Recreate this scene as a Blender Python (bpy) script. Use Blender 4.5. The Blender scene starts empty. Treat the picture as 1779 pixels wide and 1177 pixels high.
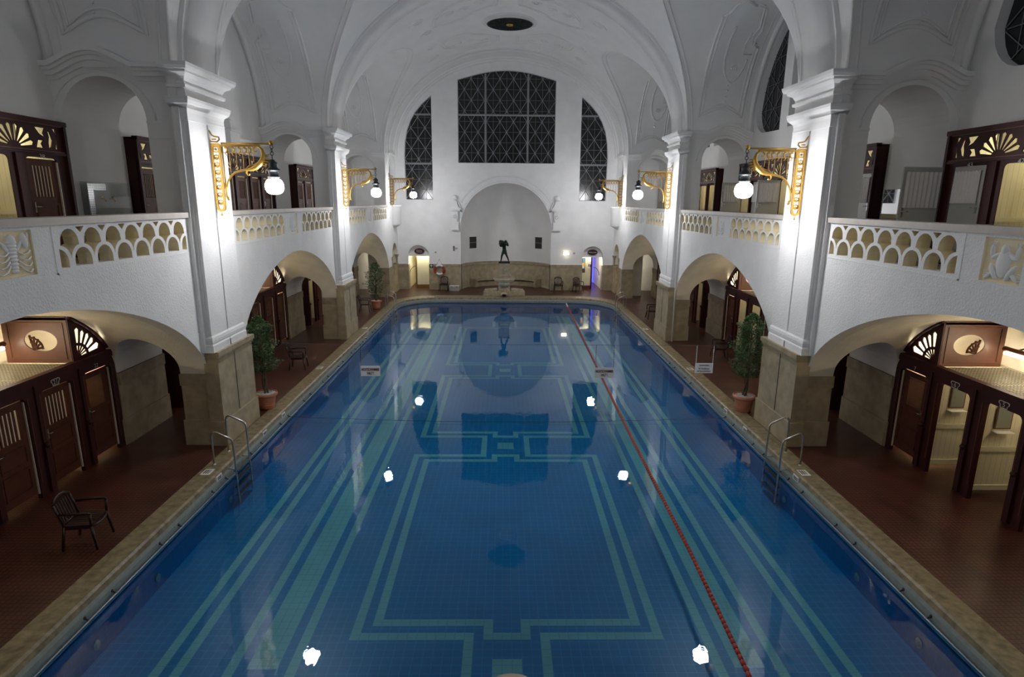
import bpy, bmesh, math, random
from mathutils import Vector, Matrix
from mathutils.geometry import tessellate_polygon
random.seed(7)
PI = math.pi
sc = bpy.context.scene
col = sc.collection

# ------------------------------------------------------------------ camera, world, exposure
_p, _y, _r = math.radians(13.041), math.radians(.8857), math.radians(.471)
F = Vector((math.sin(_y)*math.cos(_p), math.cos(_y)*math.cos(_p), -math.sin(_p)))
R0 = Vector((math.cos(_y), -math.sin(_y), 0)); U0 = R0.cross(F)
RA = math.cos(_r)*R0 + math.sin(_r)*U0; UB = -math.sin(_r)*R0 + math.cos(_r)*U0
cd = bpy.data.cameras.new('camera'); cam = bpy.data.objects.new('camera', cd); col.objects.link(cam)
cd.sensor_width = 36; cd.lens = 36*1034.3/1779; cd.clip_start = .05; cd.clip_end = 300
cam.matrix_world = Matrix(((RA.x, UB.x, -F.x, -.154), (RA.y, UB.y, -F.y, 0), (RA.z, UB.z, -F.z, 5.7), (0, 0, 0, 1)))
sc.camera = cam
w = bpy.data.worlds.new('night'); sc.world = w; w.use_nodes = True
w.node_tree.nodes['Background'].inputs[0].default_value = (.35, .45, .7, 1)
w.node_tree.nodes['Background'].inputs[1].default_value = .02
sc.view_settings.view_transform = 'Standard'; sc.view_settings.look = 'None'
sc.view_settings.gamma = 1; sc.view_settings.exposure = 0.46
try: sc.view_settings.use_curve_mapping = False
except Exception: pass
LAMP_E = 89.0      # emission of the six globes
TUBE_E = 30.0       # tubes over the changing booths
CEIL_E = 24.0        # small tubes inside the upper cabins

# ------------------------------------------------------------------ materials
def nt(m): m.use_nodes = True; return m.node_tree
def mat(name, color, rough=.6, metal=0, emit=0, noise=0, nscale=6, bump=0, bscale=40, spec=.5, ecol=None, alpha=1):
    m = bpy.data.materials.new(name); t = nt(m); b = t.nodes['Principled BSDF']
    b.inputs['Base Color'].default_value = (*color, 1); b.inputs['Roughness'].default_value = rough
    b.inputs['Metallic'].default_value = metal; b.inputs['Specular IOR Level'].default_value = spec
    if emit:
        b.inputs['Emission Color'].default_value = (*(ecol or color), 1); b.inputs['Emission Strength'].default_value = emit
    tc = t.nodes.new('ShaderNodeTexCoord')
    if noise:
        n = t.nodes.new('ShaderNodeTexNoise'); n.inputs['Scale'].default_value = nscale; n.inputs['Detail'].default_value = 5
        t.links.new(tc.outputs['Object'], n.inputs['Vector'])
        mr = t.nodes.new('ShaderNodeMapRange'); mr.inputs[1].default_value = .3; mr.inputs[2].default_value = .7
        mr.inputs[3].default_value = 1-noise; mr.inputs[4].default_value = 1+noise
        t.links.new(n.outputs[0], mr.inputs[0])
        v = t.nodes.new('ShaderNodeVectorMath'); v.operation = 'SCALE'; v.inputs[0].default_value = color
        t.links.new(mr.outputs[0], v.inputs['Scale']); t.links.new(v.outputs[0], b.inputs['Base Color'])
    if bump:
        n2 = t.nodes.new('ShaderNodeTexNoise'); n2.inputs['Scale'].default_value = bscale; n2.inputs['Detail'].default_value = 3
        t.links.new(tc.outputs['Object'], n2.inputs['Vector'])
        bp = t.nodes.new('ShaderNodeBump'); bp.inputs['Strength'].default_value = bump; bp.inputs['Distance'].default_value = .02
        t.links.new(n2.outputs[0], bp.inputs['Height']); t.links.new(bp.outputs[0], b.inputs['Normal'])
    return m
def tile_mat(name, color, line, size, axes='xy', lw=.06, rough=.3, off=(0, 0), size2=None, noise=0, nscale=8, bump=0, vary=0):
    """square tiles: thin lines of another tone on a flat colour"""
    m = bpy.data.materials.new(name); t = nt(m); b = t.nodes['Principled BSDF']; N = t.nodes.new; L = t.links.new
    b.inputs['Roughness'].default_value = rough
    tc = N('ShaderNodeTexCoord'); sp = N('ShaderNodeSeparateXYZ'); L(tc.outputs['Object'], sp.inputs[0])
    ms = []
    for i, a in enumerate(axes):
        s = size if i == 0 or size2 is None else size2
        ad = N('ShaderNodeMath'); ad.operation = 'MULTIPLY_ADD'; ad.inputs[1].default_value = 1/s; ad.inputs[2].default_value = 1000+off[i]/s
        L(sp.outputs['xyz'.index(a)], ad.inputs[0])
        fr = N('ShaderNodeMath'); fr.operation = 'FRACT'; L(ad.outputs[0], fr.inputs[0])
        c1 = N('ShaderNodeMath'); c1.operation = 'PINGPONG'; c1.inputs[1].default_value = .5; L(fr.outputs[0], c1.inputs[0])
        lt = N('ShaderNodeMath'); lt.operation = 'LESS_THAN'; lt.inputs[1].default_value = lw/2; L(c1.outputs[0], lt.inputs[0])
        ms.append(lt)
    mx = N('ShaderNodeMath'); mx.operation = 'MAXIMUM'; L(ms[0].outputs[0], mx.inputs[0]); L(ms[-1].outputs[0], mx.inputs[1])
    mix = N('ShaderNodeMix'); mix.data_type = 'RGBA'; mix.inputs[6].default_value = (*color, 1); mix.inputs[7].default_value = (*line, 1)
    L(mx.outputs[0], mix.inputs[0])
    out = mix.outputs[2]
    if noise:
        n = N('ShaderNodeTexNoise'); n.inputs['Scale'].default_value = nscale; n.inputs['Detail'].default_value = 4; L(tc.outputs['Object'], n.inputs['Vector'])
        mr = N('ShaderNodeMapRange'); mr.inputs[1].default_value = .3; mr.inputs[2].default_value = .7; mr.inputs[3].default_value = 1-noise; mr.inputs[4].default_value = 1+noise
        L(n.outputs[0], mr.inputs[0]); v = N('ShaderNodeVectorMath'); v.operation = 'SCALE'; L(out, v.inputs[0]); L(mr.outputs[0], v.inputs['Scale']); out = v.outputs[0]
    L(out, b.inputs['Base Color'])
    if bump:
        bp = N('ShaderNodeBump'); bp.inputs['Strength'].default_value = bump; bp.inputs['Distance'].default_value = .01; bp.invert = True
        L(mx.outputs[0], bp.inputs['Height']); L(bp.outputs[0], b.inputs['Normal'])
    return m
M = {}
M['plaster'] = mat('white_plaster', (.87, .87, .872), .85, noise=.04, nscale=1.5, bump=.55, bscale=28, spec=.2)
M['smooth'] = mat('smooth_white_plaster', (.87, .87, .865), .8, noise=.03, nscale=1.2, bump=.08, bscale=15, spec=.2)
M['soffit'] = mat('cream_soffit_plaster', (.83, .77, .65), .9, noise=.06, nscale=2, bump=.5, bscale=30, spec=.1)
M['yellow'] = mat('ochre_recess_paint', (.86, .76, .52), .85, noise=.05, bump=.1)
M['stone'] = mat('tan_limestone', (.40, .33, .22), .6, noise=.20, nscale=3.5, bump=.15, bscale=18)
M['stonecap'] = mat('tan_limestone_band', (.36, .295, .195), .6, noise=.2, nscale=4, bump=.15, bscale=18)
M['railstone'] = mat('gallery_rail_stone', (.52, .47, .42), .5, noise=.08, nscale=5)
M['coping'] = mat('wet_sandstone_coping', (.25, .20, .115), .42, noise=.42, nscale=7, bump=.2, bscale=14)
M['deck'] = tile_mat('red_brown_mosaic_floor', (.105, .029, .018), (.030, .012, .010), .085, lw=.26, rough=.33, noise=.35, nscale=1.4, bump=.5)
M['blue'] = tile_mat('blue_pool_tile', (.0, .22, .50), (.02, .37, .62), .148, lw=.06, rough=.35, off=(.07+.074, .03), size2=.155, noise=.08, nscale=1.5)
M['green'] = tile_mat('sea_green_pool_tile', (.20, .55, .56), (.07, .40, .48), .148, lw=.06, rough=.35, off=(.07+.074, .03), size2=.155, noise=.08, nscale=1.5)
M['bluewall'] = tile_mat('blue_pool_wall_tile', (.0, .28, .60), (.01, .38, .68), .148, axes='yz', lw=.05, rough=.35, noise=.1)
M['gutter'] = mat('grey_green_gutter_tile', (.30, .34, .31), .35, noise=.1, nscale=10)
M['wood'] = mat('dark_maroon_wood', (.048, .009, .010), .5, noise=.15, nscale=3, spec=.3)
M['woodlight'] = mat('reddish_brown_wood', (.13, .042, .022), .45, noise=.15, nscale=4)
M['door'] = mat('brown_door_wood', (.095, .028, .016), .5, noise=.2, nscale=4, spec=.25)
M['slat'] = mat('pale_gap_light', (.75, .68, .55), .5)  # pale colour standing for light seen through door gaps and slats
M['cream'] = tile_mat('cream_boarded_wall', (.80, .75, .56), (.50, .45, .30), .11, axes='yx', lw=.05, rough=.6)
M['creamtrim'] = mat('cream_painted_trim', (.78, .74, .55), .5)
M['gold'] = mat('gilded_metal', (.66, .40, .09), .33, metal=.9, noise=.12, nscale=30)
M['zinc'] = mat('dark_zinc', (.05, .055, .06), .4, metal=.6)
M['globe'] = mat('lit_milk_glass', (1, 1, 1), .4, emit=LAMP_E, ecol=(.98, .98, 1.0))
M['globe2'] = mat('lit_milk_glass_weaker', (1, 1, 1), .4, emit=LAMP_E*.55, ecol=(.98, .98, 1.0))
M['tube'] = mat('lit_tube', (1, 1, 1), .4, emit=TUBE_E, ecol=(1.0, .86, .62))
M['tube3'] = mat('lit_cell_tube', (1, 1, 1), .4, emit=70, ecol=(1.0, .88, .66))
M['tube2'] = mat('lit_cabin_tube', (1, 1, 1), .4, emit=CEIL_E, ecol=(1.0, .91, .72))
M['steel'] = mat('brushed_steel', (.62, .60, .57), .28, metal=1)
M['dsteel'] = mat('dull_steel', (.30, .31, .32), .35, metal=1)
M['chrome'] = mat('chrome', (.85, .85, .85), .12, metal=1)
M['terra'] = mat('terracotta', (.52, .20, .115), .7, noise=.12, nscale=6)
M['gravel'] = mat('white_gravel', (.7, .7, .68), .8, noise=.3, nscale=60, bump=.8, bscale=70)
M['leaf'] = mat('fig_leaf', (.035, .10, .022), .35, noise=.45, nscale=9)
M['bark'] = mat('bark', (.12, .085, .05), .8, noise=.2, nscale=20)
M['chair'] = mat('brown_plastic', (.030, .010, .008), .30)
M['red'] = mat('red_plastic', (.34, .03, .02), .4)
M['rope'] = mat('red_float', (.42, .035, .02), .45)
M['white'] = mat('white_plastic', (.78, .78, .76), .5)
M['board'] = mat('white_sign_board', (.90, .90, .88), .6)
M['grey'] = mat('pale_grey_paint', (.46, .46, .44), .4)
M['black'] = mat('black', (.015, .015, .015), .5)
M['ink'] = mat('dark_red_ink', (.12, .01, .012), .6)
M['signred'] = mat('dark_red_sign', (.045, .006, .010), .5)
M['inkb'] = mat('black_ink', (.02, .02, .02), .6)
M['bronze'] = mat('dark_green_bronze', (.02, .032, .028), .45, metal=.5, noise=.2)
M['fount'] = mat('pale_fountain_stone', (.46, .40, .29), .6, noise=.2, nscale=6)
M['fountgrey'] = mat('grey_limed_stone', (.30, .31, .28), .5, noise=.2, nscale=8)
M['pane'] = mat('night_glass', (.012, .013, .015), .22)
M['bar'] = mat('grey_window_bar', (.30, .31, .33), .6)
M['frame'] = mat('window_frame', (.20, .20, .21), .6)
M['blueglow'] = mat('wall_with_blue_glow', (.12, .12, .85), .6, emit=.9, ecol=(.12, .12, 1.0))  # blue light on the white end wall, put into its colour and emission
M['roomlight'] = mat('lit_room_panel', (1, 1, 1), .5, emit=14, ecol=(1, .93, .76))
M['wlight'] = mat('lit_wall_lamp', (1, 1, 1), .5, emit=5, ecol=(1, .86, .62))
M['amber'] = mat('amber_door_edge', (.22, .11, .02), .5)
M['blockrefl'] = tile_mat('painted_block_reflection', (.55, .56, .62), (.12, .12, .13), .05, axes='yz', lw=.2, rough=.15)  # reflection of glass blocks, painted as a tile grid
M['curtain'] = mat('white_curtain', (.72, .70, .70), .8)
M['mirror'] = mat('mirror_glass', (.30, .32, .28), .15, metal=.3)
M['poster'] = mat('poster_print', (.05, .05, .07), .5)
M['posterb'] = mat('poster_print_blue', (.12, .28, .40), .5)
M['postero'] = mat('poster_print_orange', (.75, .42, .12), .5)
M['signgreen'] = mat('green_sign', (.005, .045, .025), .5)
M['wire'] = mat('wire', (.35, .33, .28), .4, metal=.7)
M['num'] = mat('pale_enamel_number', (.62, .60, .58), .4)

# water: dielectric sheet, clear below, mirror by Fresnel
m = bpy.data.materials.new('pool_water'); t = nt(m); t.nodes.clear(); N = t.nodes.new; L = t.links.new
o_ = N('ShaderNodeOutputMaterial'); tr = N('ShaderNodeBsdfTransparent'); tr.inputs[0].default_value = (.80, .94, 1.0, 1)
gl = N('ShaderNodeBsdfGlossy'); gl.inputs['Roughness'].default_value = .0; gl.inputs[0].default_value = (1, 1, 1, 1)
fr = N('ShaderNodeFresnel'); fr.inputs['IOR'].default_value = 1.33; mx = N('ShaderNodeMixShader')
tc = N('ShaderNodeTexCoord'); mp = N('ShaderNodeMapping'); mp.inputs['Scale'].default_value = (1, .8, 1); L(tc.outputs['Object'], mp.inputs[0])
n1 = N('ShaderNodeTexNoise'); n1.inputs['Scale'].default_value = 2.2; n1.inputs['Detail'].default_value = 3; n1.inputs['Roughness'].default_value = .55; L(mp.outputs[0], n1.inputs['Vector'])
n2 = N('ShaderNodeTexNoise'); n2.inputs['Scale'].default_value = 17; n2.inputs['Detail'].default_value = 2; L(mp.outputs[0], n2.inputs['Vector'])
ma = N('ShaderNodeMath'); ma.operation = 'MULTIPLY_ADD'; ma.inputs[1].default_value = .10; L(n2.outputs[0], ma.inputs[0]); L(n1.outputs[0], ma.inputs[2])
bp = N('ShaderNodeBump'); bp.inputs['Strength'].default_value = .11; bp.inputs['Distance'].default_value = .02; L(ma.outputs[0], bp.inputs['Height'])
L(bp.outputs[0], gl.inputs['Normal']); L(bp.outputs[0], fr.inputs['Normal'])
L(fr.outputs[0], mx.inputs[0]); L(tr.outputs[0], mx.inputs[1]); L(gl.outputs[0], mx.inputs[2]); L(mx.outputs[0], o_.inputs[0]); M['water'] = m
m = bpy.data.materials.new('clear_glass'); t = nt(m); t.nodes.clear(); N = t.nodes.new; L = t.links.new
o_ = N('ShaderNodeOutputMaterial'); tr = N('ShaderNodeBsdfTransparent'); tr.inputs[0].default_value = (.86, .88, .87, 1)
gl = N('ShaderNodeBsdfGlossy'); gl.inputs['Roughness'].default_value = .02; fr = N('ShaderNodeFresnel'); mx = N('ShaderNodeMixShader')
L(fr.outputs[0], mx.inputs[0]); L(tr.outputs[0], mx.inputs[1]); L(gl.outputs[0], mx.inputs[2]); L(mx.outputs[0], o_.inputs[0]); M['glass'] = m

# ------------------------------------------------------------------ mesh builder
class MB:
    def __init__(s): s.v = []; s.f = []; s.fm = []; s.sm = []; s.mats = []
    def mi(s, m):
        if m not in s.mats: s.mats.append(m)
        return s.mats.index(m)
    def face(s, idx, m, smooth=False): s.f.append(tuple(idx)); s.fm.append(s.mi(m)); s.sm.append(smooth)
    def box(s, x0, x1, y0, y1, z0, z1, m):
        b = len(s.v)
        for z in (z0, z1):
            for (x, y) in ((x0, y0), (x1, y0), (x1, y1), (x0, y1)): s.v.append((x, y, z))
        for q in ((0, 1, 2, 3), (4, 5, 6, 7), (0, 1, 5, 4), (1, 2, 6, 5), (2, 3, 7, 6), (3, 0, 4, 7)): s.face([b+i for i in q], m)
        return s
    def obox(s, c, ax, ay, az, m):
        """oriented box: centre and three half-extent vectors"""
        c = Vector(c); ax = Vector(ax); ay = Vector(ay); az = Vector(az); b = len(s.v)
        for k in (-1, 1):
            for (i, j) in ((-1, -1), (1, -1), (1, 1), (-1, 1)): s.v.append(tuple(c+ax*i+ay*j+az*k))
        for q in ((0, 1, 2, 3), (4, 5, 6, 7), (0, 1, 5, 4), (1, 2, 6, 5), (2, 3, 7, 6), (3, 0, 4, 7)): s.face([b+i for i in q], m)
        return s
    def tube(s, pts, r, m, n=8, closed=False, caps=True, ell=None):
        pts = [Vector(p) for p in pts]; K = len(pts); b = len(s.v); up = Vector((0, 0, 1)); prev = None
        for i, p in enumerate(pts):
            if closed: d = pts[(i+1) % K]-pts[i-1]
            else: d = pts[min(i+1, K-1)]-pts[max(i-1, 0)]
            if d.length < 1e-9: d = Vector((0, 0, 1))
            d.normalize()
            if prev is None:
                a = up if abs(d.z) < .9 else Vector((0, 1, 0)); u = (a-d*a.dot(d)).normalized()
            else: u = (prev-d*prev.dot(d)); u = u.normalized() if u.length > 1e-6 else prev
            prev = u; v = d.cross(u); rr = r[i] if isinstance(r, (list, tuple)) else r
            for k in range(n):
                a = 2*PI*k/n; ru = rr*math.cos(a); rv = rr*math.sin(a)
                if ell: rv *= ell
                s.v.append(tuple(p+u*ru+v*rv))
        for i in range(K if closed else K-1):
            i2 = (i+1) % K
            for k in range(n):
                k2 = (k+1) % n; s.face((b+i*n+k, b+i*n+k2, b+i2*n+k2, b+i2*n+k), m, n > 5)
        if caps and not closed:
            s.face([b+k for k in range(n)], m); s.face([b+(K-1)*n+k for k in range(n)], m)
        return s
    def lathe(s, prof, c, m, n=24, a0=0, a1=2*PI, sx=1, sy=1, smooth=True):
        b = len(s.v); full = abs(a1-a0-2*PI) < 1e-6; cnt = n if full else n+1
        for (r, z) in prof:
            for k in range(cnt):
                a = a0+(a1-a0)*k/n; s.v.append((c[0]+r*math.cos(a)*sx, c[1]+r*math.sin(a)*sy, c[2]+z))
        for i in range(len(prof)-1):
            for k in range(n):
                k2 = (k+1) % cnt if full else k+1
                s.face((b+i*cnt+k, b+i*cnt+k2, b+(i+1)*cnt+k2, b+(i+1)*cnt+k), m, smooth)
        return s
    def ball(s, c, r, m, n=16, sz=1):
        return s.lathe([(max(1e-4, r*math.sin(PI*i/10)), -r*sz*math.cos(PI*i/10)) for i in range(11)], c, m, n)
    def grid(s, rows, m, smooth=True, closed=False):
        b = len(s.v); R = len(rows); C = len(rows[0])
        for r in rows:
            for p in r: s.v.append(tuple(p))
        for i in range(R-1):
            for j in range(C if closed else C-1):
                j2 = (j+1) % C; s.face((b+i*C+j, b+i*C+j2, b+(i+1)*C+j2, b+(i+1)*C+j), m, smooth)
        return s
    def plate(s, loops, w0, w1, fm, m, mside=None, mhole=None):
        """flat plate with holes: loops in (u,v), thickness w0..w1, fm maps (u,v,w) to xyz"""
        tris = tessellate_polygon([[Vector((u, v, 0)) for u, v in lp] for lp in loops])
        flat = [p for lp in loops for p in lp]; b = len(s.v); n = len(flat)
        for ww in (w0, w1):
            for (u, v) in flat: s.v.append(tuple(fm(u, v, ww)))
        for tr_ in tris:
            s.face([b+i for i in tr_], m); s.face([b+n+i for i in reversed(tr_)], m)
        k = 0
        for li, lp in enumerate(loops):
            q = len(lp); mm = (mside or m) if li == 0 else (mhole or mside or m)
            for i in range(q):
                i2 = (i+1) % q; s.face((b+k+i, b+k+i2, b+n+k+i2, b+n+k+i), mm)
            k += q
        return s
    def merge(s, o, mat4=None):
        b = len(s.v); s.v += [tuple(mat4 @ Vector(p)) if mat4 else p for p in o.v]
        for f, fm_, sm_ in zip(o.f, o.fm, o.sm): s.face([b+i for i in f], o.mats[fm_], sm_)
        return s
    def build(s, name, parent=None, origin=None, rz=0):
        me = bpy.data.meshes.new(name)
        o = Vector(origin) if origin is not None else None
        vs = s.v if o is None else [tuple(Vector(p)-o) for p in s.v]
        me.from_pydata(vs, [], s.f)
        for m_ in s.mats: me.materials.append(M[m_])
        me.polygons.foreach_set('material_index', s.fm); me.polygons.foreach_set('use_smooth', s.sm)
        bm = bmesh.new(); bm.from_mesh(me); bmesh.ops.recalc_face_normals(bm, faces=bm.faces[:]); bm.to_mesh(me); bm.free(); me.update()
        ob = bpy.data.objects.new(name, me); col.objects.link(ob)
        if parent: ob.parent = parent
        elif o is not None: ob.location = o
        return ob
def tag(o, label, cat, group=None, kind=None):
    o['label'] = label; o['category'] = cat
    if group: o['group'] = group
    if kind: o['kind'] = kind
    return o
def struct(mb, name):
    o = mb.build(name); o['kind'] = 'structure'; return o
def thing(name, label, cat, loc=(0, 0, 0), rz=0, group=None):
    o = bpy.data.objects.new(name, None); col.objects.link(o); o.location = loc; o.rotation_euler = (0, 0, rz); o.empty_display_size = .1
    return tag(o, label, cat, group)
def copy_tree(o, parent=None):
    c = o.copy(); col.objects.link(c); c.parent = parent
    for ch in list(o.children): copy_tree(ch, c)
    return c
def YZ(s, off=0): return lambda u, v, w_: (s*(w_), u, v)      # plate in the side-wall plane
def XZ(s, y=0): return lambda u, v, w_: (s*u, w_, v)
def arc(cx, cy, r, a0, a1, n=16, ry=None):
    ry = ry or r
    return [(cx+r*math.cos(a0+(a1-a0)*i/n), cy+ry*math.sin(a0+(a1-a0)*i/n)) for i in range(n+1)]
def text_mb(body, size, fm, m, extr=.002, align='CENTER', sx=1, fat=0):
    cu = bpy.data.curves.new('t', 'FONT'); cu.offset = fat; cu.body = body; cu.size = size; cu.align_x = align; cu.align_y = 'CENTER'; cu.resolution_u = 2
    ob = bpy.data.objects.new('t', cu); me = bpy.data.meshes.new_from_object(ob)
    mb = MB()
    for v in me.vertices: mb.v.append(tuple(fm(v.co.x*sx, v.co.y, extr)))
    for p in me.polygons: mb.face(list(p.vertices), m)
    bpy.data.objects.remove(ob); bpy.data.curves.remove(cu); bpy.data.meshes.remove(me)
    return mb

# ------------------------------------------------------------------ layout of the hall
WX = 6.95                         # inner face of the arcade walls
BAYS = [(3.5, 13.32), (15.2, 24.40), (26.25, 35.55)]
PIERS = [(1.4, 3.5), (13.32, 15.2), (24.40, 26.25), (35.55, 36.55)]
SPR, APX = 1.74, 4.04             # lower arcade springing and crown
FLR = 4.45                        # gallery floor
YB = 38.75                        # back wall
VA, VB, VZ = 6.95, 5.75, 8.3      # main vault
def vexp(x): return 1.72+.40*max(0, min(1, (x-WX)/2.15))
def arcade(y0, y1, n=36, x=WX):
    c = (y0+y1)/2; h = (y1-y0)/2; out = []
    for i in range(n+1):
        u = math.cos(PI*i/n); e = vexp(x)
        out.append((c+h*u, SPR+(APX-SPR)*max(0, 1-abs(u)**e)**(1/e)))
    return out                    # from y1 to y0
SH, SR = {0: 4.6, 1: 4.4, 2: 4.55}, 4.35
def bayarc(k, n=40):
    y0, y1 = BAYS[k]; y0 += .08; y1 -= .08; c = (y0+y1)/2; h = (y1-y0)/2
    return [(c-h*math.cos(PI*i/n), VZ+SR*math.sin(PI*i/n)) for i in range(n+1)]
def vx(z): return VA*math.sqrt(max(0, 1-((z-VZ)/VB)**2))

for s in (1, -1):
    sd = 'right' if s > 0 else 'left'
    # ---- arcade front wall with parapet panels
    mb = MB(); out = [(-2, SPR), (-2, FLR+.13), (YB, FLR+.13), (YB, SPR), (38.45, SPR), (38.45, 2.28)]
    out += arc(37.6, 2.28, .85, 0, PI, 16, ry=.80)[1:]+[(36.75, SPR), (35.55, SPR)]
    for k in (2, 1, 0): out += arcade(*BAYS[k])[1:-1]+[(BAYS[k][0], SPR)]+([(BAYS[k-1][1], SPR)] if k else [])
    mb.plate([out], WX, WX+.30, YZ(s), 'plaster', 'soffit')
    struct(mb, 'wall_'+sd)
    # ---- arcade vaults behind, per bay
    for k in range(3):
        mb = MB(); A = arcade(*BAYS[k])
        mb.grid([[(s*x, y, z) for (y, z) in arcade(*BAYS[k], x=x)] for x in (WX+.28, 7.4, 7.6)], 'soffit'); mb.grid([[(s*x, y, z) for (y, z) in arcade(*BAYS[k], x=x)] for x in (9.06, 10.9)], 'soffit')
        cB, hB = sum(BAYS[k])/2, (BAYS[k][1]-BAYS[k][0])/2
        def yat(z, x):
            q = max(0, min(1, (z-SPR)/(APX-SPR))); return hB*max(0, 1-q**vexp(x))**(1/vexp(x))
        def zat(d, x):
            return SPR+(APX-SPR)*max(0, 1-min(1, abs(d)/hB)**vexp(x))**(1/vexp(x))
        PA = [(7.6, SPR)]+[(x, z) for x, z in arc(8.33, SPR+.12, .73, PI, 0, 18, ry=.80)]+[(9.06, SPR)]
        mb.grid([[(s*x, cB+yat(z, x)*math.cos(PI*j/28), zat(yat(z, x)*math.cos(PI*j/28), x)) for j in range(29)] for x, z in PA], 'soffit')
        struct(mb, 'ceiling_'+sd+'_arcade_bay'); mb = MB()
        for e in (-1, 1): mb.grid([[(s*x, cB+e*yat(z, x), z), (s*x, cB+e*hB, z)] for x, z in PA], 'smooth')
        struct(mb, 'ceiling_'+sd+'_arcade_bay')
    # ---- gallery floor and back wall of the lower aisle
    mb = MB(); mb.box(s*(WX+.02), s*10.9, -2, YB+.4, 4.3, FLR, 'stone'); struct(mb, 'floor_'+sd+'_gallery')
    mb = MB(); mb.box(s*10.7, s*10.9, -2, YB, 0, 4.2, 'soffit'); struct(mb, 'wall_'+sd+'_outer_lower')
    # ---- piers
    for k, (y0, y1) in enumerate(PIERS):
        mb = MB()
        lo = [(WX+.02, SPR), (WX+.02, 8.42), (9.7, 8.42), (9.7, SPR), (9.06, SPR)]+arc(8.33, SPR+.12, .73, 0, PI, 18, ry=.80)+[(7.6, SPR)]
        hi = [(7.66, FLR), (7.66, 7.28)]+arc(8.53, 7.28, .87, PI, 0, 20)[1:]+[(9.40, FLR)]
        mb.plate([lo, hi], y0, y1, XZ(s), 'smooth')
        mb.box(s*9.08, s*10.9, y0+.01, y1-.01, SPR-.02, 4.3, 'smooth')
        struct(mb, 'wall_'+sd+'_pier')
        mb = MB()
        for (xa, xb) in ((WX-.0, 7.61), (9.04, 10.9)):
            mb.box(s*xa, s*xb, y0-.005, y1+.005, 0, SPR, 'stone')
            mb.box(s*(xa-.006), s*(xb+.02 if xa < 8 else xb), y0-.03, y1+.03, 1.46, SPR-.0, 'stonecap')
            mb.box(s*(xa-.01), s*(xb+.03 if xa < 8 else xb), y0-.045, y1+.045, 0, .62, 'stone')
            mb.box(s*(xa-.03), s*(xa+.01), y0, y1, 0, .62, 'stone')
            if xa > 8: mb.box(s*(xa-.03), s*(xa+.01), y0, y1, 1.46, SPR, 'stonecap')
        struct(mb, 'wall_'+sd+'_pier_base')
        # impost band and wavy cornice on both faces of the pier
        def wave(z0, z1):
            up = [(WX-.02, z1), (7.72, z1)]; dn = [(WX-.02, z0), (7.72, z0)]
            for i in range(1, 21):
                x = 7.72+1.68*i/21; b_ = .30*math.sin(PI*i/21)**1.2
                up.append((x, z1+b_)); dn.append((x, z0+b_))
            up += [(9.40, z1), (9.60, z1)]; dn += [(9.40, z0), (9.60, z0)]
            return up+dn[::-1]
        mb = MB()
        for (ya, yb) in ((y0, -1), (y1, 1)):
            mb.plate([wave(8.28, 8.38)], ya, ya+yb*.27, XZ(s), 'smooth')
            mb.plate([wave(8.22, 8.28)], ya, ya+yb*.20, XZ(s), 'smooth')
            mb.plate([wave(8.13, 8.22)], ya, ya+yb*.14, XZ(s), 'smooth')
            mb.plate([wave(8.05, 8.13)], ya, ya+yb*.05, XZ(s), 'smooth')
            mb.box(s*(WX+.01), s*7.66, ya, ya+yb*.025, 7.22, 7.27, 'smooth')
            mb.box(s*(WX+.01), s*7.63, ya, ya+yb*.015, 6.92, 7.22, 'smooth')
            mb.box(s*9.40, s*9.6, ya, ya+yb*.025, 7.22, 7.27, 'smooth')
            # raised archivolt edge
            mb.tube([(s*(8.53+1.08*math.cos(a)), ya+yb*.01, 7.22+1.02*math.sin(a)) for a in [PI*(.02+.96*i/24) for i in range(25)]], .018, 'smooth', 6)
        if k < 3 or True: struct(mb, 'trim_'+sd+'_pier_cornice')
    # ---- pilasters with plinth, base, shaft and capital
    for (y0, y1, ym) in ((13.25, 15.12, 14.0), (24.30, 26.20, 25.08)):
        mb = MB(); X0 = 6.68
        mb.box(s*X0, s*7.0, y0, y1, 0, 2.12, 'stone')
        mb.box(s*(X0-.035), s*7.02, y0-.03, y1+.03, 2.10, 2.18, 'stonecap'); mb.box(s*(X0-.06), s*7.04, y0-.05, y1+.05, 2.17, 2.28, 'stonecap')
        mb.box(s*(X0-.03), s*7.0, y0-.03, y1+.03, 0, .60, 'stone')
        mb.box(s*(X0-.006), s*(X0+.02), ym+.08, ym+.11, .62, 2.10, 'black')
        struct(mb, 'wall_'+sd+'_pilaster_plinth')
        def ringstack(mb, prof, xb, ya, yb, m):
            z, p = prof[0]; b = len(mb.v)
            for (x, y) in ((7.05, ya-p), (xb-p*.72, ya-p), (xb-p*.72, yb+p*.68), (7.05, yb+p*.68)): mb.v.append((s*x, y, z))
            mb.face((b, b+1, b+2, b+3), m)
            for (za, pa), (zb, pb) in zip(prof[:-1], prof[1:]):
                b = len(mb.v)
                for z, p in ((za, pa), (zb, pb)):
                    for (x, y) in ((7.05, ya-p), (xb-p*.72, ya-p), (xb-p*.72, yb+p*.68), (7.05, yb+p*.68)): mb.v.append((s*x, y, z))
                for i in range(3): mb.face((b+i, b+i+1, b+5+i, b+4+i), m)
            z, p = prof[-1]; b = len(mb.v)
            for (x, y) in ((7.05, ya-p), (xb-p*.72, ya-p), (xb-p*.72, yb+p*.68), (7.05, yb+p*.68)): mb.v.append((s*x, y, z))
            mb.face((b, b+1, b+2, b+3), m)
        mb = MB()
        base = [(2.28, .06), (2.44, .06), (2.47, .035), (2.50, .045), (2.56, .05), (2.62, .035), (2.66, .0)]
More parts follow.
